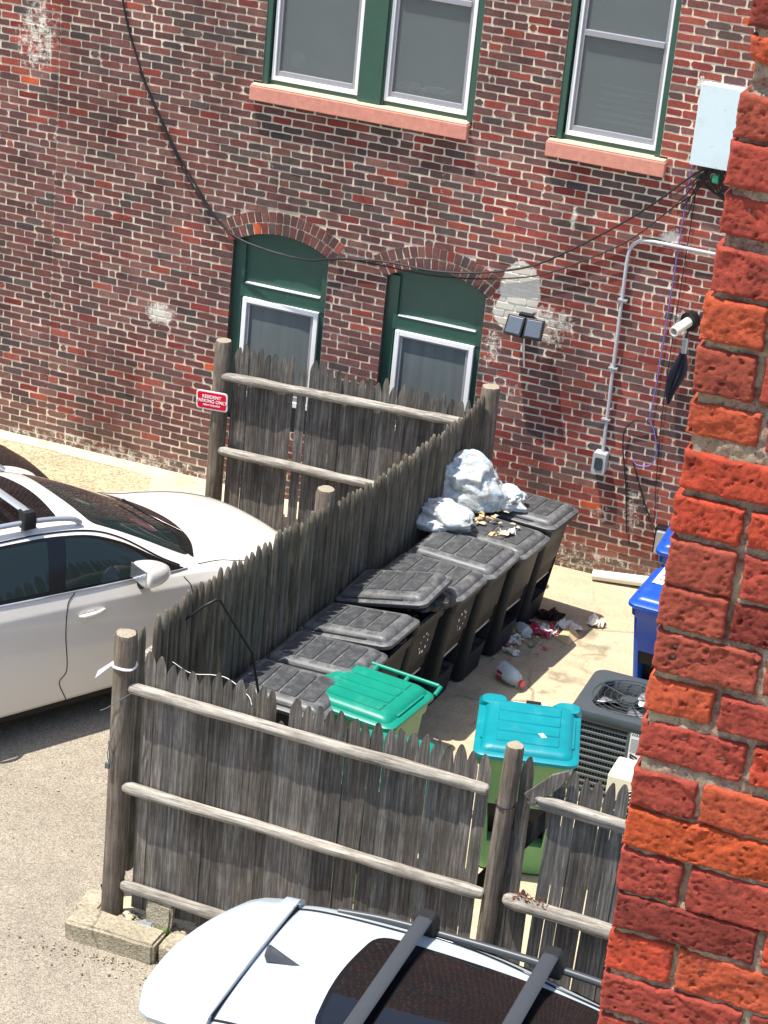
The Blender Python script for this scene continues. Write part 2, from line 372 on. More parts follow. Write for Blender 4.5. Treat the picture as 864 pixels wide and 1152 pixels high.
# ------------------------------------------------------------------ ground
def sheet(name, pts, m, z, label=None):
    me = bpy.data.meshes.new(name); me.from_pydata([(x, y, z) for x, y in pts], [], [tuple(range(len(pts)))]); me.materials.append(m)
    o = link(name, me); o['kind'] = 'structure'; return o
sheet('ground', [(-150, -150), (150, -150), (150, 150), (-150, 150)], M['asphalt'], -.008)
sheet('concrete_yard', [(-5.98, -7.1), (1.5, -7.1), (1.5, .05), (-5.45, .05), (-5.45, -.9)], M['yard'], -.003)
P = [(-14.5, .05), (-14.5, -1.5)]
for k in range(24):
    x = -14+k*.24; P.append((x, -1.42-.05*N3(x*2.1, 3)-.04*N3(x*7, 8)-max(0, (x+10.5))*.02))
P += [(-8.3, -.75), (-5.46, -.7), (-5.46, .05)]
sheet('gravel_strip', P, M['gravel'], .001)
P = [(-14.5, .05)]+[(-14.4+k*.3, -.20-.06*N3(k*.7, 1)-.03*N3(k*2.3, 5)) for k in range(18)]+[(-9.0, -.25), (-8.85, -.62), (-8.5, -.95), (-8.2, -.8), (-6.9, -.62), (-5.5, -.6), (-5.5, .05)]
sheet('pavement_slab', P, M['apron'], .005)

# ------------------------------------------------------------------ the brick building
WX0, WX1, WZ1 = -14.3, 1.0, 9.2
CH_, BL, JT = .0726, .21, .0146
ARCH = [(-8.41, -7.43, 2.50, 2.64, .7), (-6.85, -5.87, 2.47, 2.61, .7)]        # x0, x1, spring z, crown z, bottom z
RECT = [(-8.235, -6.185, 4.03, 5.85), (-5.415, -4.455, 4.03, 5.85)]
SILL = [(-8.32, -6.205, 3.885, 4.03), (-5.47, -4.385, 3.885, 4.03)]
AR = .225
def arc_geo(a):
    x0, x1, zs, zc, zb = a; h = zc-zs; w = (x1-x0)/2; r = (w*w+h*h)/(2*h); return (x0+x1)/2, zc-r, r, math.asin(w/r)
def cuts(z):
    c = []
    for x0, x1, z0, z1 in RECT:
        if z0-.02 < z < z1: c.append((x0, x1))
    for x0, x1, z0, z1 in SILL:
        if z0 < z < z1: c.append((x0, x1))
    for a in ARCH:
        cx, cz, r, th = arc_geo(a)
        if a[4] < z <= a[2]: c.append((a[0], a[1]))
        ro = r+AR
        if z > a[2]-.12:
            # outer arc of the ring, limited by its radial ends
            dz = z-cz
            if dz < ro:
                hw = math.sqrt(ro*ro-dz*dz); lim = dz*math.tan(th+.045)
                hw = min(hw, lim)
                if z > a[2]: c.append((cx-hw, cx+hw))
    return c
def brick_colour(x, z, rnd):
    red = .09 + .46*min(1, max(0, (x+6.6)/1.6)) + .14*N3(x*.8, z*.9, 4)
    if x < -10.3 and z > 3.6: red += .4
    dark = .11 + .16*N3(x*.7+9, z*.8, 1)
    if -8.6 < x < -5.9 and 2.95 < z < 3.9: dark += .38
    if -9.4 < x < -7.8 and 3.9 < z < 5.2: dark += .22
    if x < -6.6 and z < 1.2: dark += .05
    if -5.4 < x < -4.2 and 3.3 < z < 3.9: dark += .25
    u = rnd.random()
    if u < .004+.026*max(0, red-.1): c = rnd.choice([(196, 92, 58), (184, 84, 56)])
    elif u < red: c = rnd.choice([(142, 70, 60), (132, 62, 56), (150, 80, 68), (126, 66, 60), (146, 76, 62)])
    elif u < red+dark: c = rnd.choice([(92, 76, 72), (86, 73, 71), (98, 79, 74), (94, 72, 68)])
    else: c = rnd.choice([(112, 75, 71), (104, 70, 67), (122, 80, 74), (116, 72, 66), (126, 90, 82), (100, 70, 68), (118, 76, 68), (108, 76, 72)])
    k = rnd.uniform(.88, 1.14)*BK
    c = [lin(*c)[i]*k for i in range(3)]
    gr = 0
    if z < .45: gr = (.45-z)/.45*(.75 if x > -6 else .45)*rnd.uniform(.6, 1.1)
    gr = max(0, min(.85, gr)); t = lin(128, 112, 94)
    return tuple(c[i]*(1-gr)+t[i]*gr for i in range(3))+(1,)
BK = 1.05
bw = MB(); rnd = random.Random(3)
def put_brick(mb, pts, y0, tint, rnd, dep=.016):
    """pts: outline (x,z) ccw seen from the street; chamfered face standing proud of the mortar"""
    n = len(pts); cx = sum(p[0] for p in pts)/n; cz = sum(p[1] for p in pts)/n
    tl = (rnd.uniform(-.02, .02), rnd.uniform(-.03, .03))
    fr = [(cx+(x-cx)*.985, y0+(x-cx)*tl[0]+(z-cz)*tl[1], cz+(z-cz)*.94) for x, z in pts]
    md = [(x, y0+.003, z) for x, z in pts]; bk = [(x, y0+dep, z) for x, z in pts]
    fs = [tuple(range(n))]
    for k in range(2):
        for i in range(n):
            j = (i+1) % n; fs.append((k*n+j, k*n+i, (k+1)*n+i, (k+1)*n+j))
    mb.add(fr+md+bk, fs, 0, tint)
def outline(x0, x1, z0, z1, rnd, j=.0044):
    c = rnd.uniform(.004, .013); w = lambda: rnd.uniform(-j, j)
    if rnd.random() < .04: c = .022
    return [(x0+c+w(), z0+w()*.6), ((x0+x1)/2+w()*4, z0+w()), (x1-c+w(), z0+w()*.6), (x1+w(), z0+c), (x1+w(), z1-c), (x1-c+w(), z1+w()*.6), ((x0+x1)/2+w()*4, z1+w()), (x0+c+w(), z1+w()*.6), (x0+w(), z1-c), (x0+w(), z0+c)]
nc = int(WZ1/CH_)+4
for ci in range(nc):
    z0 = -.16+ci*CH_; zc = z0+CH_/2
    ex = sorted(cuts(zc)); iv = []; x = WX0
    for a, b in ex:
        if a > x: iv.append((x, a))
        x = max(x, b)
    iv.append((x, WX1)); iv2 = []
    for a, b in iv:
        sx = -10.31+.006*N3(ci*.9, 4)
        if a < sx < b and (z0 > 1.4 or ci % 3): iv2 += [(a, sx-.004), (sx+.004, b)]
        else: iv2.append((a, b))
    for a, b in iv2:
        bw.quad((a-.003, .0045, z0), (b+.003, .0045, z0), (b+.003, .0045, z0+CH_), (a-.003, .0045, z0+CH_), 1)
        head = ci % 8 == 5 and a < -9999
        ph = (.5 if ci % 2 else 0)+.16*N3(ci*1.7, 3)+.10*N3(a*.9, ci*.6)
        k0 = math.floor((a-WX0)/BL-ph); cutsx = []
        k = k0
        while WX0+(k+ph)*BL < b:
            xx = WX0+(k+ph)*BL+rnd.uniform(-.011, .011); cutsx.append(xx)
            if rnd.random() < .06: cutsx.append(xx+BL*rnd.choice([.5, .5, .36, .64]))
            k += 1
        cutsx = [a]+[q for q in cutsx if a+.035 < q < b-.035]+[b]
        for x0, x1 in zip(cutsx[:-1], cutsx[1:]):
            if x1-x0 < .02: continue
            dz = .0045*N3(x0*1.1, z0*2.0, 7)+.002*N3(x0*6, z0*9, 2)
            e0 = 0 if x0 == a and a > WX0 else JT/2; e1 = 0 if x1 == b else JT/2
            e0 += rnd.uniform(-.002, .002)*(e0 > 0); e1 += rnd.uniform(-.002, .002)*(e1 > 0)
            j0, j1 = rnd.uniform(-.0028, .0022), rnd.uniform(-.0028, .0022)
            put_brick(bw, outline(x0+e0, x1-e1, z0+JT/2+dz+j0, z0+CH_-JT/2+dz+j1, rnd), rnd.uniform(-.003, .002), brick_colour((x0+x1)/2, zc, rnd), rnd)
# rowlock arches
for a in ARCH:
    cx, cz, r, th = arc_geo(a)
    for row in range(2):
        r0 = r+row*AR/2+.004; r1 = r0+AR/2-.012; tot = 2*(th+.04)*(r0+r1)/2; n = int(round(tot/.074))
        for k in range(n):
            t0 = -(th+.04)+2*(th+.04)*k/n; t1 = -(th+.04)+2*(th+.04)*(k+1)/n; gpa = .0055/r0
            t0 += gpa*(1+.5*rnd.random()); t1 -= gpa*(1+.5*rnd.random())
            P = []
            for rr_, ts in ((r0, (t0, (t0+t1)/2, t1)), (r1, (t1, (t0+t1)/2, t0))):
                for t in ts: P.append((cx+rr_*math.sin(t)+rnd.uniform(-.003, .003), cz+rr_*math.cos(t)+rnd.uniform(-.003, .003)))
            put_brick(bw, P, rnd.uniform(-.007, -.002), brick_colour(cx+r0*math.sin(t0), cz+r0, rnd), rnd)
    seg = 24; ring = [(cx+q*math.sin(-(th+.05)+2*(th+.05)*k/seg), cz+q*math.cos(-(th+.05)+2*(th+.05)*k/seg)) for q in (r, r+AR+.06) for k in range(seg+1)]
    bw.add([(x, .006, z) for x, z in ring], [(k, k+1, seg+2+k, seg+1+k) for k in range(seg)], 1)
    # soffit
    ring = [(cx+r*math.sin(-th+2*th*k/seg), y, cz+r*math.cos(-th+2*th*k/seg)) for y in (-.002, .30) for k in range(seg+1)]
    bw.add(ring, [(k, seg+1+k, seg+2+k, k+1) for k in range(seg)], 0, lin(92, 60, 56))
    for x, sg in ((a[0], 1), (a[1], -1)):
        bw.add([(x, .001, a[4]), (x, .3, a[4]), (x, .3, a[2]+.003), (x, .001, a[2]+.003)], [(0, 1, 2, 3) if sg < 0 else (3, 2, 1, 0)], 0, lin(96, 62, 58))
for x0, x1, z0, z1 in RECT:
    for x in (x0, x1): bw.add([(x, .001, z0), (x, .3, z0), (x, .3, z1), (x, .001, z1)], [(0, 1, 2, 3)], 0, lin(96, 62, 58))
# body of the building behind the brick face
for lo, hi in (((WX0, .32, -.2), (WX1, 6, WZ1)),): bw.box(lo, hi, 1)
bld = thing('brick_building', 'old red brick building wall with green-framed windows across the back of the lot', 'building', (-7, 0, 0))
def B(): return MB(off=(-7, 0, 0))
for i in range(len(bw.v)): bw.v[i] = bw.v[i]-Vector((-7, 0, 0))
bw.build('wall', [M['brick'], M['mortar']], bld)
def sash(parent, x0, x1, z0, z1, y, rail=None, bar=.034, glass='screen'):
    f = B()
    f.box((x0, y, z0), (x0+bar, y+.05, z1)); f.box((x1-bar, y, z0), (x1, y+.05, z1))
    f.box((x0+bar, y+.001, z0), (x1-bar, y+.05, z0+bar*1.15)); f.box((x0+bar, y+.001, z1-bar), (x1-bar, y+.05, z1))
    s = f.build('sash_frame', M['white'], parent, bevel=.004)
    f = B(); b2 = .03; xa, xb, za, zb = x0+bar, x1-bar, z0+bar*1.15, z1-bar
    f.box((xa, y+.018, za), (xa+b2, y+.055, zb)); f.box((xb-b2, y+.018, za), (xb, y+.055, zb)); f.box((xa+b2, y+.019, za), (xb-b2, y+.055, za+.05)); f.box((xa+b2, y+.019, zb-.02), (xb-b2, y+.055, zb))
    if rail: f.box((xa+b2, y+.006, rail-.025), (xb-b2, y+.055, rail+.025))
    f.build('inner_sash', M['greysash'], parent, bevel=.003)
    f = B(); f.box((xa+b2-.002, y+.038, za+.03), (xb-b2+.002, y+.044, zb-.01)); f.build('pane', M[glass], parent)
    return s
def win_rect(x0, x1, z0, z1, split=None):
    f = B(); y = .03
    f.box((x0, y+.02, z0), (x1, y+.13, z0+.06)); 
    f.box((x0, y-.02, z0), (x0+.055, y+.13, z1)); f.box((x1-.055, y-.02, z0), (x1, y+.13, z1))
    if split: f.box((split[0], y-.025, z0), (split[1], y+.13, z1)); f.box((split[0]-.02, y+.001, z0), (split[1]+.02, y+.12, z1))
    w = f.build('window', M['green'], bld, bevel=.004)
    f = B(); f.box((x0+.002, .29, z0), (x1-.002, .31, z1)); f.build('room_backing', M['room'], w)
    if split:
        sash(w, x0+.075, split[0]-.02, z0+.045, z1, y+.012); sash(w, split[1]+.02, x1-.075, z0+.045, z1, y+.012, 5.06)
    else: sash(w, x0+.075, x1-.045, z0+.045, z1, y+.012, 4.99)
    return w
w = win_rect(*RECT[0], split=(-7.29, -7.075))
f = B(); f.ell((-7.98, .20, 4.27), .085, .05, .085, 20, 12); f.build('globe_lampshade', M['blind'], w, smooth=60)
f = B(); rr_ = random.Random(5)
for k in range(26): 
    x = rr_.uniform(-6.95, -6.45); f.ell((x, .17, 4.19+rr_.uniform(0, .05)*(1-abs(x+6.72))), .04, .012, .025, 6, 5)
f.build('clutter', M['blind'], w)
w2 = win_rect(*RECT[1])
f = B()
for k in range(6): f.box((-5.14+.01*k, .19, 4.21+k*.062), (-4.60, .20, 4.232+k*.062))
f.build('blind_slats', M['blind'], w2)
for (x0, x1, z0, z1), nm in zip(SILL, 'ab'):
    f = B(); f.box((x0, -.075, z0), (x1, .10, z1-.012), 0); f.box((x0+.008, -.068, z1-.011), (x1-.008, .10, z1+.004), 1)
    f.build('window_sill', [M['stone'], M['stonetop']], bld, bevel=.01)
for a in ARCH:
    cx, cz, r, th = arc_geo(a); x0, x1, zs, zc, zb = a; y = .06
    f = B(); seg = 20
    top = [(x0, zs)]+[(cx+r*math.sin(-th+2*th*k/seg), cz+r*math.cos(-th+2*th*k/seg)) for k in range(1, seg)]+[(x1, zs)]
    # backing panel in the arch head
    f.add([(x, y+.035, z) for x, z in top]+[(x0, y+.035, 1.9), (x1, y+.035, 1.9)], [tuple(range(len(top)-1, -1, -1))+(len(top), len(top)+1)])
    # applied frame of the panel: stiles, bottom rail, curved head
    f.box((x0, y, 1.95), (x0+.115, y+.05, zs)); f.box((x1-.075, y, 1.95), (x1, y+.05, zs))
    f.box((x0+.115, y+.001, 1.955), (x1-.075, y+.05, 2.085))
    hd = [(x0, zs-.01)]+[(x, z-.03) for x, z in top[1:-1]]+[(x1, zs-.01)]
    # jambs beside the sash
    f.box((x0, y+.005, zb), (x0+.10, y+.06, 1.95)); f.box((x1-.10, y+.005, zb), (x1, y+.06, 1.95))
    w = f.build('window', M['green'], bld)
    f = B(); f.box((x0+.13, y-.006, 2.086), (x1-.085, y+.034, 2.096)); f.build('panel_bead', M['white'], w)
    sash(w, x0+.125, x1-.075, .95, 1.95, y-.03, None, .045, 'screenlo')
    f = B(); f.box((x0, y+.07, zb), (x1, y+.09, 1.96)); f.build('blind_backing', M['screen'], w)

# ------------------------------------------------------------------ things on the wall
def wire(name, pts, r, m, label, cat, group=None, n=6, smooth=True):
    pts = crom(pts, 7) if smooth else pts
    o = Vector(pts[0]); mb = MB(off=o); mb.tube(pts, r, n); ob = mb.build(name, m, None, 60, loc=o); tag(ob, label, cat, group); return ob
wire('cable', [(-9.80, -.03, 5.6), (-9.66, -.03, 4.57), (-9.45, -.03, 3.98), (-9.30, -.04, 3.7), (-9.03, -.03, 3.25), (-8.80, -.03, 2.95), (-8.58, -.03, 2.69), (-8.36, -.05, 2.555), (-8.0, -.08, 2.50), (-7.6, -.09, 2.49), (-7.40, -.05, 2.53), (-6.9, -.04, 2.61), (-6.4, -.04, 2.62), (-5.96, -.04, 2.69), (-5.5, -.04, 2.84), (-5.15, -.05, 3.06), (-4.71, -.06, 3.40), (-4.40, -.07, 3.68), (-4.17, -.08, 3.92), (-4.0, -.07, 4.06)], .0105, M['cable'], 'long thick black cable drooping across both arched windows up to the pale box', 'cable')
wire('cable', [(-9.45, -.045, 3.95), (-9.28, -.05, 3.66), (-9.0, -.045, 3.18), (-8.78, -.05, 2.9), (-8.55, -.045, 2.665), (-8.36, -.045, 2.535)], .010, M['cable'], 'short second cable strapped beside the upper left stretch of the long black cable', 'cable')
wire('cable', [(-7.36, -.03, 2.56), (-6.9, -.03, 2.565), (-6.4, -.03, 2.57), (-5.9, -.03, 2.64), (-5.4, -.04, 2.78), (-5.0, -.05, 3.0), (-4.6, -.06, 3.28), (-4.3, -.05, 3.60), (-4.1, -.05, 3.80), (-3.95, -.05, 4.06)], .007, M['cable'], 'thin dark cable sagging below the thick one from the arches up to the pale box', 'cable')
wire('wire', [(-4.16, -.03, 4.03), (-4.17, -.03, 3.4), (-4.18, -.02, 2.6), (-4.19, -.02, 1.9), (-4.20, -.03, 1.66), (-4.14, -.04, 1.55), (-4.09, -.04, 1.36), (-4.13, -.04, 1.22), (-4.25, -.03, 1.19), (-4.30, -.03, 1.23)], .006, M['purple'], 'violet wire hanging straight down the wall from the pale box and looping at its end', 'wire')
wire('wire', [(-4.26, -.02, .50), (-4.33, -.02, .95), (-4.41, -.03, 1.35), (-4.40, -.03, 1.53), (-4.29, -.04, 1.63), (-4.17, -.03, 1.60), (-4.10, -.03, 1.48)], .007, M['cable'], 'black wire arching in a hoop on the wall above the blue bins', 'wire')
wire('wire', [(-4.29, -.03, 1.20), (-4.2, -.03, 1.0), (-4.1, -.03, .78), (-3.99, -.06, .62), (-3.9, -.08, .6)], .007, M['cable'], 'thin black wire slanting down from the violet loop to the small grey box', 'wire')
wire('wire', [(-4.09, -.02, 3.9), (-4.10, -.02, 2.9), (-4.10, -.02, 1.9), (-4.06, -.02, 1.1), (-4.02, -.02, .7)], .004, M['cable'], 'hair-thin dark wire hanging beside the violet wire', 'wire')
# pale steel utility box with cables out of its bottom
ub = thing('utility_box', 'pale blue-white metal utility box high on the brick wall with black wires below', 'utility box', (-3.98, 0, 4.06))
f = MB(off=(-3.98, 0, 4.06)); f.box((-4.165, -.12, 4.06), (-3.76, -.002, 4.77)); f.build('housing', M['paleblue'], ub, bevel=.006)
rr_ = random.Random(4)
for k in range(9):
    f = MB(off=(-3.98, 0, 4.06)); x = -4.02+.028*k
    f.tube(crom([(x, -.06, 4.07), (x+rr_.uniform(-.03, .03), -.07, 3.97), (x+.05+rr_.uniform(-.05, .05), -.05, 3.88), (-3.86+.02*k*.5, -.03, 3.80-.01*k)], 6), .009, 6); f.build('tail_wire', M['cable'], ub, 60)
for k in range(4):
    f = MB(off=(-3.98, 0, 4.06)); f.tube(crom([(-4.0+.03*k, -.06, 4.07), (-4.06+.01*k, -.06, 3.97), (-4.16+.02*k, -.04, 3.86-.04*k), (-4.28+.05*k, -.03, 3.74-.05*k)], 6), .006, 6); f.build('tail_wire', M['cable'], ub, 60)
f = MB(off=(-3.98, 0, 4.06)); f.box((-3.955, -.10, 3.93), (-3.90, -.07, 4.0)); f.build('green_connector', M['litgreen'], ub, bevel=.008)
# conduit with junction box
cd = thing('conduit', 'grey metal conduit pipe bending down the wall to a small junction box', 'conduit', (-4.59, 0, 1.12))
f = MB(off=(-4.59, 0, 1.12)); f.tube([(-4.585, -.035, 1.2), (-4.60, -.035, 2.1)]+crom([(-4.61, -.035, 3.06), (-4.595, -.035, 3.19), (-4.52, -.035, 3.275), (-4.40, -.035, 3.295)], 6)+[(-3.2, -.035, 3.29)], .016, 10); f.build('pipe', M['conduit'], cd, 60)
for z in (1.55, 2.05, 2.7):
    f = MB(off=(-4.59, 0, 1.12)); f.box((-4.64, -.06, z), (-4.555, -.004, z+.022)); f.build('strap', M['metal'], cd, bevel=.004)
f = MB(off=(-4.59, 0, 1.12)); f.loft([[(x, y, z) for x, z, y in rrect(-4.655, -4.53, 1.05, 1.25, .02, 3, yy)] for yy in (-.004, -.115)], mi=0); jb = f.build('junction_box', M['conduit'], cd, 30)
f = MB(off=(-4.59, 0, 1.12)); f.loft([[(x, y, z) for x, z, y in rrect(-4.63, -4.555, 1.09, 1.21, .02, 3, yy)] for yy in (-.114, -.122)]); f.build('cover', M['darkgrey'], jb, 30)
# flood lamp with two square heads
fl = thing('flood_light', 'twin square black flood light on the painted white patch of the wall', 'flood light', (-5.45, 0, 2.3))
f = MB(off=(-5.45, 0, 2.3)); f.box((-5.53, -.06, 2.27), (-5.40, -.002, 2.40)); f.build('mounting', M['blackm'], fl, bevel=.006)
for cx, ry in ((-5.525, -6), (-5.345, 5)):
    T = Matrix.Translation((cx, -.17, 2.315)) @ Matrix.Rotation(R(ry), 4, 'Z') @ Matrix.Rotation(R(-28), 4, 'X')
    f = MB(off=(-5.45, 0, 2.3)); f.box((-.086, -.012, -.092), (.086, .06, .092), M=T); h = f.build('lamp_head', M['blackm'], fl, bevel=.006)
    f = MB(off=(-5.45, 0, 2.3)); f.box((-.070, -.017, -.076), (.070, -.010, .076), M=T); f.build('lens', M['lamp'], h, bevel=.003)
    f = MB(off=(-5.45, 0, 2.3)); f.cyl((cx, -.12, 2.32), (-5.465, -.05, 2.33), .02, 8); f.build('arm', M['blackm'], fl)
f = MB(off=(-5.45, 0, 2.3)); f.tube(crom([(-5.465, -.04, 2.27), (-5.46, -.02, 2.12), (-5.445, -.02, 1.98), (-5.43, -.015, 1.88)], 5), .009, 6); f.build('lead', M['pvc'], fl, 60)
# vent pipe stub and the folded umbrella hung from it
vp = thing('vent_pipe', 'short white vent pipe sticking out of the wall through a black collar', 'pipe', (-3.96, 0, 2.66))
f = MB(off=(-3.96, 0, 2.66)); P = Vector((-3.95, .02, 2.66)); d = Vector((-.10, -.30, -.06))
a = d.normalized(); u = a.cross(Vector((0, 0, 1))).normalized(); v = u.cross(a)
def ringat(c, r, n=16): return [c+(u*math.cos(2*math.pi*k/n)+v*math.sin(2*math.pi*k/n))*r for k in range(n)]
f.loft([ringat(P, .045), ringat(P+d, .045), ringat(P+d, .034), ringat(P+d*.5, .034)], False, True); f.build('tube', M['pvc'], vp, 40)
f = MB(off=(-3.96, 0, 2.66)); f.loft([ringat(P+d*.05, .085), ringat(P+d*.28, .085), ringat(P+d*.28, .047)], True, False); f.build('collar', M['blackm'], vp, 40)
um = thing('umbrella', 'folded dark umbrella hanging from the vent pipe against the bricks', 'umbrella', (-4.0, -.1, 1.85))
f = MB(off=(-4.0, -.1, 1.85)); A = Vector((-3.97, -.12, 2.40)); Bm = Vector((-4.04, -.10, 1.86)); rings = []
for k, rad in enumerate((.018, .035, .055, .062, .055, .042, .026, .008)):
    c = A.lerp(Bm, k/7); c.x += .012*math.sin(k*.9); n_ = 20
    rings.append([c+Vector((math.cos(2*math.pi*i/n_)*rad*(1+.28*(-1)**i), math.sin(2*math.pi*i/n_)*rad*(1+.28*(-1)**i), 0)) for i in range(n_)])
f.loft(rings); f.build('canopy', mat('navy_umbrella_cloth', lin(44, 46, 58), .2, 20, .5, .4), um, 30)
f = MB(off=(-4.0, -.1, 1.85)); f.tube(crom([(-3.97, -.12, 2.40), (-3.965, -.12, 2.50), (-3.955, -.13, 2.58), (-3.98, -.14, 2.62)], 5), .009, 6); f.build('shaft', M['blackm'], um, 60)
f = MB(off=(-4.0, -.1, 1.85)); f.box((-3.99, -.15, 2.37), (-3.935, -.10, 2.52)); f.build('sleeve', M['metal'], um, bevel=.012)
# small grey box low on the wall
mt = thing('meter_box', 'small grey box in a dark frame low on the wall above the far blue bin', 'meter box', (-3.9, 0, .45))
f = MB(off=(-3.9, 0, .45)); f.box((-3.985, -.09, .40), (-3.74, -.002, .66)); f.build('frame', M['blackm'], mt, bevel=.006)
f = MB(off=(-3.9, 0, .45)); f.box((-3.965, -.13, .415), (-3.76, -.088, .635)); f.build('cover', M['metal'], mt, bevel=.01)
# white pipe on the ground
o_ = MB(off=(-4.2, -.06, 0)); 
P0, P1 = Vector((-4.50, -.12, .05)), Vector((-3.90, -.02, .075)); d = (P1-P0).normalized(); u = d.cross(Vector((0, 0, 1))).normalized(); v = u.cross(d)
o_.loft([ringat(P0+d*.1, .043), ringat(P0, .048), ringat(P1, .052)], True, True)
tag(o_.build('pipe', M['pvc'], None, 40, loc=(-4.2, -.06, 0)), 'loose white plastic pipe lying on the ground at the foot of the wall', 'pipe')

# ------------------------------------------------------------------ fences
def fence_frame(A, Bp):
    A = Vector((*A, 0)); D = Vector((*Bp, 0))-A; L = D.length; D.normalize(); Nn = Vector((D.y, -D.x, 0)); return A, D, Nn, L
def picket(mb, A, D, Nn, s, w, z0, z1, th, rnd, lean=0, side=1, tint=None):
    """half-round picket with a carved point; side=+1 puts the round face on +N"""
    t = rnd.choice([rnd.uniform(.62, 1.0), rnd.uniform(.85, 1.35)]) if tint is None else tint; wm = rnd.uniform(.96, 1.05); tt = (t*wm, t, t/wm, 1)
    prof = [(-w/2, 0), (w/2, 0), (w*.42, th*.65), (w*.18, th), (-w*.18, th), (-w*.42, th*.65)]
    tw = rnd.uniform(-.10, .10); jig = rnd.uniform(-.006, .006)
    def ring(z, k, kt=1, sh=0):
        r = []
        for a, b in prof:
            a2 = a*k+lean*(z-z0)+sh; b2 = (b*kt+a*tw)*side+jig
            p = A+D*(s+a2)+Nn*b2; r.append((p.x, p.y, z))
        return r
    pk = rnd.uniform(-.15, .15)*w; hp = rnd.uniform(.09, .135)
    wob = rnd.uniform(-.004, .004)
    rs = [ring(z0, 1), ring(z0+(z1-z0)*.45, rnd.uniform(.97, 1.02), 1, wob), ring(z1-hp, .99), ring(z1-hp*.66, .84, .95, pk*.15), ring(z1-hp*.30, .56, .8, pk*.5), ring(z1-hp*.07, .30, .6, pk*.8), ring(z1, .12, .3, pk)]
    mb.loft(rs, tint=tt)
def wob_pole(mb, a, b, r, rnd, n=10, seg=26, taper=.5, tl=.06, half=False, tint=None):
    a, b = Vector(a), Vector(b); L = (b-a).length; pts = []; rr = []; sd = rnd.uniform(0, 99)
    for k in range(seg+1):
        t = k/seg; p = a.lerp(b, t); p.z += .008*N3(t*5, sd); p.y += .008*N3(t*4+9, sd)
        pts.append(p); e = min(t, 1-t)*L; q = 1 if e > tl else taper+(1-taper)*e/tl
        rr.append(r*q*(1+.15*N3(t*9, sd+5)+.08*N3(t*37, sd+8)))
    for p0 in (tl*.3,):
        pts.insert(1, a.lerp(b, p0/L)); rr.insert(1, r*(taper+(1-taper)*.75)); pts.insert(-1, a.lerp(b, 1-p0/L)); rr.insert(-1, r*(taper+(1-taper)*.75))
    t = tint or rnd.uniform(.9, 1.1); mb.tube(pts, r, n, tint=(t, t, t, 1), rr=rr)
def post(name, base, top, r, parent, off, rnd, mats=('post', 'endgrain'), tint=1):
    a, b = Vector(base), Vector(top); pts = [a, a.lerp(b, .3), a.lerp(b, .6), a.lerp(b, .985), b, b]; 
    mb = MB(off=off); n = 14; sd = rnd.uniform(0, 99); rings = []
    for k, (p, q) in enumerate(zip(pts, (1.03, 1, 1.02, 1, .88, .0))):
        rings.append([p+Vector((math.cos(2*math.pi*i/n), math.sin(2*math.pi*i/n), 0))*r*q*(1+.05*N3(i*.9, k*.5, sd))+Vector((0, 0, .008*N3(i, sd) if k >= 3 else 0)) for i in range(n)])
    mb.loft(rings[:-1], True, False, tint=(tint, tint, tint, 1)); mb.loft([rings[-2], [p+(b-p)*.96+Vector((0, 0, .006)) for p in rings[-2]]], False, True, mi=1)
    return mb.build(name, [M[mats[0]], M[mats[1]]], parent, 45)

rnd = random.Random(21)
# front fence, rails towards the street
FO = (-5.9, -7.2, 0)
ff = thing('picket_fence', 'front run of grey picket fence with three pale rails, facing the parked white roof', 'fence', FO)
A, D, Nn, L = fence_frame((-5.80, -7.155), (-3.325, -7.20))
mb = MB(off=FO); s = .03
heights = {}
k = 0
while s < L-.02:
    w = rnd.choice([.078, .084, .088, .094]); z1 = 2.075-.035*s/L+rnd.uniform(-.035, .02); ln = rnd.uniform(-.0022, .0022)
    if abs(s-1.02) < .045: z1 = 1.86          # broken picket
    if k == 0: z1 = 2.10
    picket(mb, A, D, Nn, s+w/2, w, .12+rnd.uniform(-.03, .02), z1, .022, rnd, ln, -1); s += w*.955+rnd.choice([0, 0, 0, .001, .003]); k += 1
mb.build('picket_panel', M['wood'], ff, 50)
for z, x1, x0 in ((1.815, -3.325, -5.85), (1.06, -3.27, -5.86), (.285, -3.40, -5.83)):
    mb = MB(off=FO); wob_pole(mb, (x0, -7.20, z+.005), (x1, -7.235, z-.005), .043, rnd, 10, 40, .62, .05); mb.build('rail', M['rail'], ff, 60)
post('post', (-5.905, -7.175, -.05), (-5.905, -7.175, 2.20), .075, ff, FO, rnd)
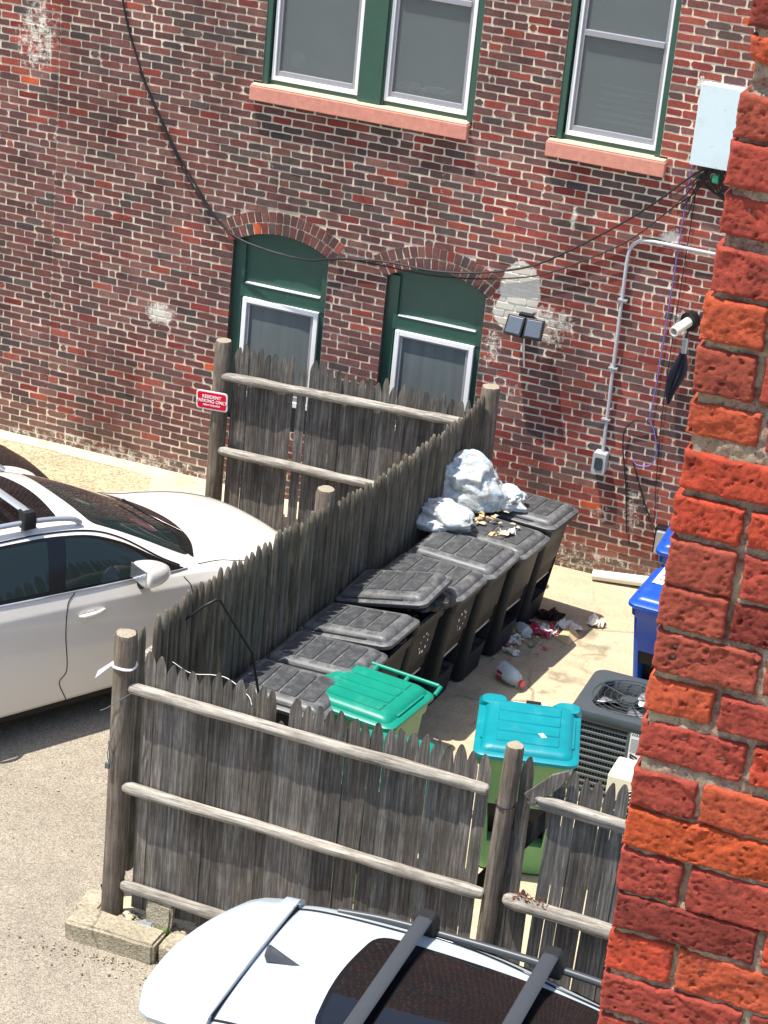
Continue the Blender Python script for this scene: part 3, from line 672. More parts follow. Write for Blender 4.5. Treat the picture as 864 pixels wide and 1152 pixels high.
# white cloth tie round the post
ct = MB(off=(-5.905, -7.175, 1.98)); 
for z in (1.965,): ct.tube([(-5.905+.078*math.cos(R(a)), -7.175+.081*math.sin(R(a)), z+.004*math.sin(R(3*a))) for a in range(0, 361, 20)], .009, 6)
ct.add([(-5.985, -7.19, 1.975), (-5.99, -7.20, 1.94), (-6.06, -7.23, 1.875), (-6.085, -7.235, 1.845), (-6.07, -7.23, 1.90)], [(0, 1, 2, 3, 4)])
ct.add([(-5.985, -7.195, 1.97), (-5.99, -7.205, 1.945), (-6.06, -7.236, 1.87), (-6.085, -7.241, 1.842), (-6.07, -7.236, 1.895)], [(4, 3, 2, 1, 0)])
tag(ct.build('cloth_tie', M['signwhite'], None, 50, loc=(-5.905, -7.175, 1.98)), 'white strip of cloth knotted round the top of the front corner post', 'cloth strip')
wr = MB(off=(-5.9, -7.25, 1.7)); wr.tube(crom([(-5.82, -7.24, 1.80), (-5.90, -7.262, 1.73), (-5.975, -7.262, 1.66), (-6.03, -7.25, 1.62)], 4), .0035, 5); wr.tube(crom([(-5.84, -7.258, 1.76), (-5.90, -7.268, 1.55), (-5.955, -7.266, 1.33), (-5.93, -7.266, 1.25), (-5.95, -7.266, 1.42), (-5.90, -7.268, 1.28)], 4), .003, 5)
wr.box((-5.965, -7.275, 1.21), (-5.935, -7.255, 1.25))
tag(wr.build('wire', M['acside'], None, 60, loc=(-5.9, -7.25, 1.7)), 'loose grey wire twisted down the front corner post from the top rail', 'wire')

# gate panel to the right of the second post
GO = (-3.2, -7.2, 0)
gt = thing('picket_fence', 'short picket panel between the lone round post and the close brick pier', 'fence', GO)
A, D, Nn, L = fence_frame((-3.13, -7.20), (-1.6, -7.20)); mb = MB(off=GO)
picket(mb, A, D, Nn, .05, .085, .10, 2.10, .022, rnd, -.012, -1, .9); picket(mb, A, D, Nn, -.01, .07, .1, 1.62, .022, rnd, -.02, -1, .62); picket(mb, A, D, Nn, .115, .07, .1, 1.15, .022, rnd, -.006, -1, .8)
s = .205
while s < L:
    w = rnd.choice([.076, .080, .084]); picket(mb, A, D, Nn, s, w, .09, 2.09+rnd.uniform(-.03, .02)-.02*s, .022, rnd, .022+rnd.uniform(-.0015, .0015), -1); s += w+.0015
mb.build('picket_panel', M['wood'], gt, 50)
mb = MB(off=GO); wob_pole(mb, (-3.03, -7.235, 1.85), (-1.7, -7.235, 1.80), .034, rnd, 8, 12, .35, .12); wob_pole(mb, (-3.07, -7.225, 1.80), (-1.7, -7.225, 1.765), .026, rnd, 8, 12, .3, .12, tint=.8); mb.build('rail', M['rail'], gt, 60)
mb = MB(off=GO); wob_pole(mb, (-3.14, -7.245, 1.075), (-1.7, -7.24, 1.02), .052, rnd, 10, 14, .45, .09); mb.build('rail', M['rail'], gt, 60)
# broken slat leaning across the gap, brace behind, dead leaves on the rail
mb = MB(off=(-2.95, -7.22, 1.9)); bA = Vector((-3.06, -7.25, 1.83)); bB = Vector((-2.83, -7.245, 2.09)); d = (bB-bA).normalized(); q = Vector((-d.z, 0, d.x))
out = [bA+q*.045, bA-q*.045, bA.lerp(bB, .6)-q*.05, bB-q*.022, bB+q*.01, bA.lerp(bB, .7)+q*.045]
mb.loft([out, [p+Vector((0, .022, 0)) for p in out]], tint=(1.0, 1, 1, 1)); tag(mb.build('broken_slat', M['wood'], None, loc=(-2.95, -7.22, 1.9), bevel=.003), 'broken grey slat leaning at a slant beside the round post', 'slat')
mb = MB(off=(-3.2, -7.05, .9)); d0, d1 = Vector((-3.42, -7.12, .92)), Vector((-2.9, -7.12, 1.75)); q = Vector((-(d1-d0).z, 0, (d1-d0).x)).normalized()*.045
out = [d0+q, d0-q, d1-q, d1+q]; mb.loft([out, [p+Vector((0, .03, 0)) for p in out]], tint=(.45, .45, .45, 1)); tag(mb.build('brace_board', M['wood'], None, loc=(-3.2, -7.05, .9)), 'dark diagonal brace board behind the round post', 'board')
lf = MB(off=(-2.95, -7.25, 1.14)); rr_ = random.Random(2)
for k in range(60):
    c = Vector((-2.98+rr_.gauss(0, .055), -7.25+rr_.uniform(-.03, .03), 1.10+rr_.uniform(0, .055))); u = Vector((rr_.uniform(-1, 1), rr_.uniform(-1, 1), rr_.uniform(-.5, .5))).normalized(); v = u.cross(Vector((rr_.random(), rr_.random(), 1))).normalized(); q = rr_.uniform(.008, .02)
    lf.add([c-u*q, c+v*q*.6, c+u*q, c-v*q*.6], [(0, 1, 2, 3)])
tag(lf.build('dead_leaves', M['leafbrown'], None, loc=(-2.95, -7.25, 1.14)), 'small clump of reddish dead leaves on the lower gate rail', 'leaves')
lp = thing('fence_post', 'lone round wooden post with rounded top in front of the turquoise-lidded bin', 'post', (-3.25, -7.2, 0))
post('shaft', (-3.255, -7.20, -.05), (-3.20, -7.20, 2.155), .060, lp, (-3.25, -7.2, 0), rnd)
mb = MB(off=(-3.25, -7.2, 0)); mb.tube([(-3.213+.064*math.cos(R(a)), -7.2+.064*math.sin(R(a)), 1.735+.01*math.sin(R(a))) for a in range(0, 361, 24)], .005, 5); mb.build('wire_tie', M['cable'], lp, 60)

# diagonal fence, half-round faces towards the bins
DO = (-5.7, -3.9, 0)
df = thing('picket_fence', 'long dark picket fence running back beside the row of black bins', 'fence', DO)
A, D, Nn, L = fence_frame((-5.985, -6.78), (-5.475, -.99)); mb = MB(off=DO); s = .17
picket(mb, A, D, Nn, .02, .08, .12, 2.04, .02, rnd, 0, 1)
picket(mb, A, D, Nn, -.16, .07, .12, 2.0, .02, rnd, 0, 1, .8); picket(mb, A, D, Nn, -.09, .07, .12, 2.06, .02, rnd, 0, 1)
def dtop(s):
    t = s/L
    return 2.02+.05*math.sin(min(1, t/.3)*math.pi)-(.13*max(0, min(1, (t-.35)/.25)))+.05*max(0, (t-.8)/.2)
while s < L-.03:
    w = rnd.choice([.070, .076, .082, .086]); picket(mb, A, D, Nn, s+w/2, w, .06, dtop(s)+rnd.uniform(-.03, .02), .034, rnd, rnd.uniform(-.004, .004), 1, rnd.uniform(.7, 1.15)); s += w+rnd.choice([.002, .004, .008, .014])
mb.build('picket_panel', M['wood_dark'], df, 50)
for z in (.35, 1.1, 1.72):
    mb = MB(off=DO); a = A+D*.05-Nn*.05; b = A+D*(L-.05)-Nn*.05; wob_pole(mb, (a.x, a.y, z), (b.x, b.y, z), .045, rnd); mb.build('rail', M['rail'], df, 60)
p = A+D*2.83-Nn*.06; post('post', (p.x, p.y, -.05), (p.x-.0, p.y, 2.05), .075, df, DO, rnd)
post('post', (-5.455, -.93, -.05), (-5.455, -.93, 1.985), .085, df, DO, rnd)

# rear fence, rails towards the street
RO = (-6.9, -.8, 0)
rf = thing('picket_fence', 'rear run of weathered picket fence just below the arched windows', 'fence', RO)
A, D, Nn, L = fence_frame((-8.02, -.76), (-5.52, -.90)); mb = MB(off=RO); s = .02
tops = [1.79]
while s < L-.02:
    w = rnd.choice([.070, .078, .086, .094]); zb = .02+rnd.uniform(-.02, .03); ln = rnd.uniform(-.005, .005)
    gapb = .003
    if .50 < s < .60: gapb = .045
    if .66 < s < .74: gapb = .018
    picket(mb, A, D, Nn, s+w/2, w, zb, 1.80-.03*s/L+rnd.uniform(-.05, .035), .02, rnd, ln*.5, -1, rnd.uniform(.62, 1.1)); s += w*.97+gapb*(.9 if gapb > .01 else 0)
mb.build('picket_panel', M['wood'], rf, 50)
for z0_, z1_, x0, x1 in ((1.465, 1.60, -8.08, -5.60), (.725, .80, -8.06, -5.60), (-.0, .07, -8.02, -5.60)):
    mb = MB(off=RO); wob_pole(mb, (x0, -.82, z0_), (x1, -.95, z1_), .042, rnd, 10, 40, .55, .06); mb.build('rail', M['rail'], rf, 60)
post('post', (-8.10, -.78, -.05), (-8.10, -.78, 1.80), .078, rf, RO, rnd)
# parking sign on the rear-left post
sg = thing('parking_sign', 'red and white parking sign with rounded corners on the rear fence post', 'sign', (-8.12, -.88, 1.25))
SO = (-8.12, -.88, 1.25); T = Matrix.Translation((-8.135, -.885, 1.225)) @ Matrix.Rotation(R(-3), 4, 'Y')
f = MB(off=SO); f.loft([[(x, y, z) for x, z, y in rrect(-.158, .158, -.092, .092, .03, 4, yy)] for yy in (.008, 0)], M=T); f.build('border', M['signwhite'], sg)
f = MB(off=SO); f.loft([[(x, y, z) for x, z, y in rrect(-.145, .145, -.079, .079, .022, 4, yy)] for yy in (.001, -.003)], M=T); f.build('panel', M['signred'], sg)
TX = Matrix.Translation(Vector((-8.135, -.885, 1.225))-Vector(SO)) @ Matrix.Rotation(R(-3), 4, 'Y') @ Matrix.Rotation(R(90), 4, 'X')
for tx, sz, zz in (('RESIDENT', .044, .035), ('PARKING ONLY', .044, -.008), ('PERMIT REQUIRED', .021, -.047)):
    text_part(tx, sz, TX @ Matrix.Translation((0, zz, .0045)), M['signwhite'], sg, .0012)

# ------------------------------------------------------------------ wheelie bins  (local: +x = front, hinge and wheels at -x)
def ring_bin(x0, x1, w, r, z, nf=3):
    """rounded rectangle with the front side (+x) split so that a recess can be cut"""
    P = []
    for cx, cy, a0 in ((x1-r, w/2-r, 0), (x0+r, w/2-r, 90), (x0+r, -w/2+r, 180), (x1-r, -w/2+r, 270)):
        for k in range(5):
            a = R(a0+90*k/4); P.append((cx+r*math.cos(a), cy+r*math.sin(a), z))
    return P      # 20 points; front flat edge between index 19 and 0
def make_cart(label, group, loc, rz, bmat, lmat, name='wheelie_bin', bar=True, H=1.04):
    t = thing(name, label, 'bin', loc, rz, group)
    zs = [(.0, .30, .24, .07), (.10, .31, .235, .07)]
    def prof(z):
        k = z/H; return (-.26-.10*k, .195+.165*k, .40+.135*k)
    levels = [.015, .05, .26, .27, .62, .63, .80, .93, .955, H]
    bm = bmesh.new(); rings = []
    for z in levels:
        x0, x1, w = prof(z)
        if z >= .955: x1 += .02; w += .03; x0 -= .005
        rings.append([bm.verts.new(p) for p in ring_bin(x0, x1, w, .055, z)])
    n = 20; rec = []
    for k in range(len(rings)-1):
        for i in range(n):
            j = (i+1) % n; fc = bm.faces.new((rings[k][i], rings[k][j], rings[k+1][j], rings[k+1][i]))
            if i == 19 and levels[k] in (.27,): rec.append(fc)
    bm.faces.new(list(reversed(rings[0])))
    # lower half of the front is a recess, its shade painted near-black
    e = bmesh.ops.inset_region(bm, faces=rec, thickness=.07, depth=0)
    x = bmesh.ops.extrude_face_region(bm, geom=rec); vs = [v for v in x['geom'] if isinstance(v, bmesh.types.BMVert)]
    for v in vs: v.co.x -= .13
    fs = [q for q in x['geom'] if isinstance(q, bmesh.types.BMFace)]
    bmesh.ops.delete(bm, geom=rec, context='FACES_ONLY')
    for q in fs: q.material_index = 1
    # inner wall, shade painted in so that an open bin reads hollow
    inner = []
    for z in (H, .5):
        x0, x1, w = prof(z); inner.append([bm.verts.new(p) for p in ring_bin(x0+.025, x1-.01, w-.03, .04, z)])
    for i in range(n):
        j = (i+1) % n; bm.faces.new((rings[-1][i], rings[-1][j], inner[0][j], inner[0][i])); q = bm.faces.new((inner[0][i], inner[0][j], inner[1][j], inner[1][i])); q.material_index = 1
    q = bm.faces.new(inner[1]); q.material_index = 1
    bmesh.ops.recalc_face_normals(bm, faces=bm.faces)
    me = bpy.data.meshes.new('body'); bm.to_mesh(me); bm.free(); me.materials.append(bmat); me.materials.append(M['slot']); link('body', me, t, 35)
    if bar:
        f = MB(); x1 = prof(.46)[1]; f.cyl((x1-.03, -.17, .46), (x1-.03, .17, .46), .013, 10); f.build('grab_bar', M['metal'], t, 60)
    for y in (-.18, .18):
        f = MB(); f.loft([[(-.33+r_*math.cos(2*math.pi*k/20), yy, .12+r_*math.sin(2*math.pi*k/20)) for k in range(20)] for yy, r_ in ((y-.026, .05), (y-.025, .06), (y-.02, .118), (y+.02, .118), (y+.025, .06), (y+.026, .05))]); f.build('wheel', M['clad'], t, 40)
    f = MB(); f.cyl((-.40, -.24, .985), (-.40, .24, .985), .017, 10)
    for y in (-.22, 0, .22): f.box((-.40, y-.014, .965), (-.34, y+.014, 1.0))
    f.build('handle', bmat, t, 40, bevel=.003)
    # lid, hinged at its own origin (-.36, 0, H+.01)
    Lx, Wd = .80, .60
    f = MB(); R_ = lambda a, b, w, r, z: rrect(a, b, -w/2, w/2, r, 5, z)
    f.loft([R_(0, Lx, Wd, .07, -.028), R_(-.004, Lx+.008, Wd+.012, .072, -.020), R_(-.004, Lx+.008, Wd+.012, .072, .004), R_(.006, Lx-.006, Wd-.012, .066, .014), R_(.03, Lx-.032, Wd-.064, .055, .019), R_(.036, Lx-.042, Wd-.084, .05, .042), R_(.06, Lx-.07, Wd-.13, .045, .060), R_(.09, Lx-.10, Wd-.19, .04, .067)])
    lid = f.build('lid', lmat, t, 40, loc=(-.385, 0, H+.022))
    f = MB(); w2 = Wd*.31
    for k in range(4):
        a = .105+.148*k; f.loft([rrect(a, a+.136, -w2, w2, .012, 2, .064), rrect(a+.006, a+.130, -w2+.006, w2-.006, .01, 2, .076)])
    f.box((.14, -Wd*.455, .018), (.60, -Wd*.425, .034)); f.box((.14, Wd*.425, .018), (.60, Wd*.455, .034))
    f.build('raised_panel', M['blackpanel'] if lmat is M['blacklid'] else lmat, lid, 30)
    return t, lid
GB = 'row of black bins along the fence'
def fx(y): return -5.475-.51*(y+.99)/(-5.79)*-1 if False else -5.985+(y+6.78)/5.79*.51
BINS = [ # y, lid angle, x shift, label
 (-1.27, 0, .10, 'black wheelie bin at the far end of the row, nearest the brick wall'),
 (-1.92, 0, .10, 'black wheelie bin with rubbish bags and food scraps piled on its lid'),
 (-2.50, 0, .06, 'black wheelie bin just in front of the bagged one, smaller white bag at its back'),
 (-3.03, 0, .01, 'black wheelie bin whose lid is mostly hidden under the lifted lid of its neighbour'),
 (-3.60, 13, -.06, 'black wheelie bin with its lid propped high by a stuffed black bag'),
 (-4.22, 7, -.05, 'black wheelie bin with lid half lifted, right in front of the overstuffed one'),
 (-4.82, 3, -.04, 'black wheelie bin with lid slightly ajar beside the green bin with the handle bar'),
 (-5.42, 0, -.02, 'black wheelie bin nearest the front fence, only its flat lid showing')]
carts = []
for i, (y, ang, dx, lab) in enumerate(BINS):
    loc = (fx(y)+.47+dx, y, 0); rz = R(-5+random.uniform(-2.5, 2.5))
    if i == 0: t, lid = make_cart(lab, GB, loc, rz, M['black'], M['blacklid']); proto = t
    else:
        t, ch = dup(proto, loc, rz, lab); lid = ch['lid']
    lid.rotation_euler = (random.uniform(-.03, .03), -R(ang+random.uniform(-.6, 1.6)), random.uniform(-.02, .02)); t.scale = (1, random.uniform(.97, 1.03), random.uniform(.98, 1.025)); carts.append((t, lid))
    if ang == 13:
        lid.rotation_euler = (R(1.5), -R(13), R(3))
# faded white emblems on two bin fronts
for i, z in ((3, .77), (4, .78)):
    t = carts[i][0]; f = MB(); rr_ = random.Random(i)
    for k in range(9):
        a = 2*math.pi*k/9; x1 = .205+.155*(z/1.04)+.004; y0 = .07*math.cos(a); z0 = z+.085*math.sin(a)
        q = .012*rr_.uniform(.5, 1.2); x2 = x1+.15*(z0-z); f.add([(x2, y0-q, z0-q), (x2, y0+q, z0-q*.6), (x2, y0+q*.8, z0+q), (x2, y0-q, z0+q)], [(0, 1, 2, 3)])
    f.build('faded_emblem', M['silver'], t)
GG = 'green and turquoise bins'
make_cart('teal green wheelie bin with a bar handle along the back of its lid', GG, (-4.88, -5.20, 0), R(-98), M['ltgreen'], M['teal'], bar=False, H=1.06)[0].scale = (.86, 1.34, 1)
t, lid = make_cart('pale green wheelie bin with a bright turquoise lid, behind the lone round post', GG, (-3.66, -5.10, 0), R(-75), M['ltgreen'], M['cyan'], bar=False, H=1.05); t.scale = (1.0, 1.23, 1)
for y in (-.22, .22):
    f = MB(); f.loft([rrect(-.05, .10, y-.085, y+.085, .05, 5, -.02), rrect(-.055, .10, y-.09, y+.09, .05, 5, .02), rrect(-.03, .12, y-.07, y+.07, .05, 5, .055)]); f.build('hinge_hump', M['cyan'], lid, 45)
f = MB(); f.box((-.02, -.11, .012), (.02, .10, .02)); f.build('white_strip', M['signwhite'], lid); f = MB(); f.box((-.028, -.03, .012), (.0, .06, .04)); f.build('latch', M['blackm'], lid, bevel=.005)
f = MB(); f.box((.47, .03, .0765), (.53, .06, .078), M=Matrix.Rotation(R(25), 4, 'Z') @ Matrix.Translation((.03, -.2, 0))); f.build('torn_sticker', M['paper'], lid)
f = MB(); f.box((.40-.09, -.03, .84), (.40-.05, .03, .88)); f.build('clip', M['metal'], t, bevel=.006)
make_cart('third green wheelie bin, only a strip of teal lid showing over the front pickets', GG, (-4.42, -6.03, 0), R(-83), M['ltgreen'], M['teal'], bar=False, H=1.05)[0].scale = (.95, 1.18, 1)
# handle bar on the teal lid
for o in list(bpy.data.objects):
    if o.name.startswith('wheelie_bin') and 'bar handle' in o.get('label', ''):
        f = MB(); f.cyl((-.47, -.29, 1.115), (-.47, .29, 1.115), .018, 10)
        for y in (-.30, -.10, .10, .30): f.tube([(-.47, y, 1.115), (-.36, y, 1.085)], .013, 6)
        f.build('bar_handle', M['teal'], o, 50)
GU = 'blue recycling bins by the wall'
bt, blid = make_cart('blue recycling bin with a white label on its lid, half hidden by the brick pier', GU, (-3.28, -2.24, 0), R(-93), M['blue'], M['blue'], bar=False, H=1.05, name='recycling_bin')
bt2, ch = dup(bt, (-3.38, -1.10, 0), R(-88), 'farther blue recycling bin against the wall, only a lid corner showing', GU)
f = MB(); f.add([(.12, -.21, .0775), (.46, -.21, .0775), (.46, -.08, .0775), (.12, -.08, .0775)], [(0, 1, 2, 3)]); lb = f.build('label', M['paper'], blid)
for x, w_ in ((.17, .05), (.27, .03), (.36, .045)):
    f = MB(); f.box((x, -.18, .0778), (x+.018, -.18+w_*1.6, .0783)); f.build('print', M['ink'], lb)
f = MB(); rr_ = random.Random(3)
for q in range(9): f.box((.15+.05*q, -.055+rr_.uniform(0, .01), .0765), (.18+.05*q, -.025, .0775))
f.build('white_print', M['paper'], blid)

# ------------------------------------------------------------------ rubbish
def bag(name, c, rx, ry, rz, seed, m, label, cat, knot=None, group=None, flat=-.55, nu=120, nv=70, amp=.24):
    mb = MB(off=c); cz = c[2]
    def f(d):
        p = d*1.25+Vector((seed*7.1, 0, 0)); q0 = d+Vector((N3(d.x*2+seed, d.y*2, d.z*2), N3(d.x*2, d.y*2+seed, d.z*2+4), N3(d.x*2+7, d.y*2, d.z*2+seed)))*.4
        k = 1.02+amp*1.5*noise.noise(p)+amp*.5*noise.noise(q0*2.4+Vector((seed, 3, 1)))
        if knot is not None:
            kd = Vector(knot).normalized(); cc = d.dot(kd); e1 = kd.orthogonal().normalized(); e2 = kd.cross(e1); phi = math.atan2(d.dot(e2), d.dot(e1))
            w_ = max(0, min(1, (cc+.45)/1.2)); fold = abs(math.sin(3.5*phi+2.5*noise.noise(d*1.4+Vector((seed, 0, 8)))))**.6+.5*abs(math.sin(8.5*phi+3*noise.noise(d*2.2+Vector((seed, 4, 8)))))**.6
            k += (.11*fold-.10)*w_*(1-max(0, cc-.9)*6 if cc > .9 else 1)
            q = max(0, cc-.88)/.12; k += .42*q*q-.06*max(0, min(1, (cc-.6)/.25))
        k -= .075*abs(noise.noise(q0*3.4+Vector((seed, 9, 1))))+.035*abs(noise.noise(q0*8+Vector((seed, 2, 6))))
        return k
    mb.ell(c, rx, ry, rz, nu, nv, f=f)
    for i, v in enumerate(mb.v):
        if v.z < flat*rz: v.z = flat*rz+(v.z-flat*rz)*.08
    return tag(mb.build(name, m, None, 65, loc=c), label, cat, group)
GBG = 'white rubbish bags on the bins'
bag('rubbish_bag', (-5.40, -1.57, 1.30), .36, .28, .27, 1, M['bag'], 'large white rubbish bag heaped on the bin lids, tallest of the bags', 'rubbish bag', (-.6, -.3, .25), GBG)
bag('rubbish_bag', (-5.41, -2.14, 1.20), .31, .21, .15, 2, M['bag'], 'smaller white rubbish bag slumped by the fence, in front of the big one', 'rubbish bag', (-.7, .0, .6), GBG)
bag('rubbish_bag', (-5.04, -1.46, 1.20), .18, .13, .12, 5, M['bag'], 'small white bag on the right of the heap, over the farthest lid', 'rubbish bag', (.6, -.3, -.2), GBG)
bag('rubbish_bag', (-5.10, -3.46, 1.07), .24, .26, .12, 4, M['bagblack'], 'shiny black rubbish bag bulging out from under the propped lid', 'rubbish bag')
bag('rubbish_bag', (-5.20, -4.14, 1.02), .22, .24, .08, 6, M['bagblack'], 'dark bag just showing under the half lifted lid', 'rubbish bag')
def scraps(name, c, spread, n, m, seed, label, cat, size=(.015, .05), zspread=.03):
    rr_ = random.Random(seed); mb = MB(off=c)
    for k in range(n):
        p = (c[0]+rr_.gauss(0, spread[0]), c[1]+rr_.gauss(0, spread[1]), c[2]+rr_.uniform(0, zspread)); s = rr_.uniform(*size)
        t_ = rr_.choice([(1, 1, 1, 1), (1, .92, .75, 1), (.7, .55, .38, 1), (1.15, 1.15, 1.2, 1), (.85, .7, .5, 1)]); mb.ell(p, s*rr_.uniform(.4, 1.7), s*rr_.uniform(.4, 1.7), s*.38, 8, 5, tint=t_, f=lambda d: 1+.9*noise.noise(d*2.2+Vector((k, seed, 0))))
    return tag(mb.build(name, m, None, 30, loc=c), label, cat, None, 'stuff' if name == 'food_scraps' else None)
scraps('food_scraps', (-5.20, -1.86, 1.12), (.14, .05), 50, M['littan'], 1, 'scattered tan food scraps below the big white bag', 'food scraps', zspread=.07, size=(.008, .03))
scraps('food_scraps', (-5.08, -1.62, 1.13), (.04, .03), 14, M['littan'], 3, 'little heap of tan food scraps between the big bag and the small right-hand bag', 'food scraps', zspread=.12, size=(.008, .03))
def paper(name, c, s, seed, m, label, cat, tall=.5):
    bm = bmesh.new(); bmesh.ops.create_grid(bm, x_segments=7, y_segments=7, size=s)
    for v in bm.verts:
        p = v.co.copy(); v.co.z = abs(s*tall*noise.noise(p*1.6/s+Vector((seed*3.3, 1, 0))))*2; v.co.x += s*.35*noise.noise(p*1.3/s+Vector((seed, 5, 2))); v.co.y += s*.35*noise.noise(p*1.3/s+Vector((seed, 8, 6)))
    me = bpy.data.meshes.new(name); bm.to_mesh(me); bm.free(); me.materials.append(m)
    o = link(name, me, None, loc=c); o.rotation_euler = (0, 0, seed*1.3); md = o.modifiers.new('s', 'SOLIDIFY'); md.thickness = .003
    return tag(o, label, cat)
paper('crumpled_paper', (-4.85, -1.98, 1.112), .05, 2, M['litpaper'], 'crumpled white napkin near the front edge of the scrap-strewn bin lid', 'paper', 1.2)
scraps('food_scraps', (-4.90, -2.04, 1.112), (.04, .02), 9, M['littan'], 5, 'few tan crumbs beside the crumpled napkin on the bin lid', 'food scraps', (.01, .025))
def jug(loc, rz, lay, cap, m, label, s=1.0, tint=None, rx=0):
    t = thing('plastic_jug', label, 'jug', loc, rz); t.rotation_euler = (rx, R(90) if lay else 0, rz); t.scale = (s, s, s)
    f = MB(); rings = []
    for z, r in ((0, .055), (.01, .068), (.06, .07), (.13, .068), (.17, .056), (.20, .036), (.222, .020), (.235, .020)):
        n = 20; rings.append([(r*math.cos(2*math.pi*k/n)*(1+.07*math.cos(8*math.pi*k/n))+.006*N3(z*20, k), r*math.sin(2*math.pi*k/n)*(1+.07*math.cos(8*math.pi*k/n))+.006*N3(z*20, k+30), z) for k in range(n)])
    f.loft(rings); f.build('bottle', m, t, 40)
    f = MB(); f.tube(crom([(.05, 0, .19), (.085, 0, .17), (.088, 0, .12), (.066, 0, .09)], 4), .011, 6); f.build('grip', m, t, 50)
    f = MB(); f.cyl((0, 0, .232), (0, 0, .258), .024, 14); f.build('cap', cap, t, 40)
    return t
jug((-4.64, -2.40, .068), R(-35), True, M['lid_cap'], M['milk'], 'clear jug with a coral cap lying alone on the concrete in front of the bins', 1.15)
f = MB(); f.box((-.03, -.072, .03), (.03, -.067, .09)); f.build('pink_label', M['litred'], bpy.data.objects['plastic_jug'])
jug((-4.84, -1.30, .0), R(20), False, M['blue'], M['milk'], 'clear jug standing upright among the litter against the far bin', 1.1, rx=R(-14))
jug((-4.66, -1.62, .06), R(140), True, M['litgreen'], M['milk'], 'small clear bottle with a green cap in the litter', .8)
scraps('rag', (-4.60, -1.16, .02), (.06, .03), 10, M['litblack'], 8, 'dark crumpled rag beside the upright jug', 'rag', (.04, .07), .06)
for k, (x, y, s, m, lab) in enumerate([(-4.94, -1.76, .09, 'litpaper', 'flattened white carton at the left end of the litter'), (-4.78, -1.82, .07, 'litpaper', 'torn paper cup in the middle of the litter'), (-4.70, -1.52, .10, 'card', 'bent cardboard piece behind the bottle with the green cap'),
      (-4.50, -1.42, .09, 'litred', 'crimson crisp packet at the right of the litter'), (-4.46, -1.38, .07, 'litpaper', 'white wrapper touching the crimson packet'), (-4.30, -1.22, .08, 'litpaper', 'long white paper scrap lying on the shadow edge'), (-4.72, -1.36, .09, 'litblack', 'dark flattened bag between the jug and the crimson packet'), (-4.66, -1.72, .06, 'litpaper', 'pale crushed cup right of the red wrapper'), (-4.80, -1.95, .05, 'card', 'small tan box flap at the near edge of the litter'), (-4.58, -1.52, .05, 'litgreen', 'green scrap of plastic left of the crimson packet'), (-4.60, -1.92, .05, 'litpaper', 'little white scrap nearest the lone jug'), (-4.86, -1.62, .07, 'litred', 'thin red wrapper across the flattened carton')]):
    paper('litter_scrap', (x-.09, y-.02, .006), s*1.15, k+3, M[m], lab, 'litter', .6)
paper('crumpled_paper', (-4.20, -1.02, .006), .07, 11, M['litpaper'], 'white crumpled tissue alone on the sunny concrete', 'paper', 1.0)
f = MB(off=(-4.33, -1.42, 0)); f.add([(-4.44, -1.47, .004), (-4.30, -1.55, .004), (-4.25, -1.34, .004), (-4.36, -1.33, .11)], [(0, 1, 3), (1, 2, 3), (0, 3, 2), (0, 2, 1)])
tag(f.build('card_scrap', M['card'], None, loc=(-4.33, -1.42, 0)), 'folded tan card standing like a tent on the sunny concrete', 'card')
f = MB(off=(-4.75, -1.93, .02)); f.tube([(-4.95, -1.88, .03), (-4.62, -1.98, .02)], .008, 6); tag(f.build('stick', M['pvc'], None, 60, loc=(-4.75, -1.93, .02)), 'thin pale stick in front of the litter', 'stick')
rr_ = random.Random(33); f = MB(off=(-4.72, -1.6, 0))
for k in range(150):
    c = Vector((-4.74+rr_.gauss(0, .13), -1.62+rr_.gauss(0, .20), .008+rr_.uniform(0, .03))); q = rr_.uniform(.008, .042); a_ = rr_.uniform(0, 6.3); u = Vector((math.cos(a_), math.sin(a_), rr_.uniform(-.3, .5)))*q; v = Vector((-math.sin(a_), math.cos(a_), rr_.uniform(-.2, .6)))*q*rr_.uniform(.25, .8)
    t_ = rr_.choice([(1.2, 1.2, 1.2, 1), (1.2, 1.2, 1.2, 1), (1.1, 1, .8, 1), (.95, .25, .32, 1), (.25, .6, .45, 1), (.3, .25, .24, 1), (.8, .62, .4, 1)])
    f.add([c-u, c-v+Vector((0, 0, .01)), c+u, c+v], [(0, 1, 2), (0, 2, 3)], tint=t_)
tag(f.build('litter', M['littan'], None, loc=(-4.72, -1.6, 0)), 'scatter of torn paper and plastic bits along the foot of the black bins', 'litter', kind='stuff')
# bent rod above the nearest bin
f = MB(off=(-5.75, -6.0, 1.1)); f.tube([(-5.93, -6.25, 1.86), (-5.80, -6.18, 1.99), (-5.72, -6.15, 2.05), (-5.715, -6.1, 2.03), (-5.50, -5.95, 1.60), (-5.40, -5.9, 1.05)], .010, 6)
tag(f.build('bent_rod', M['blackm'], None, 60, loc=(-5.75, -6.0, 1.1)), 'thin black rod bent into a peak above the front pickets', 'rod')
f = MB(off=(-5.45, -7.1, 2.0)); f.tube(crom([(-5.57, -7.16, 2.07), (-5.45, -7.12, 2.00), (-5.30, -7.1, 2.02), (-5.18, -7.12, 2.03), (-5.02, -7.17, 1.98), (-4.98, -7.19, 1.93)], 6), .0026, 5)
tag(f.build('string', M['pvc'], None, 60, loc=(-5.45, -7.1, 2.0)), 'loose pale string trailing along the tops of the front pickets', 'string')

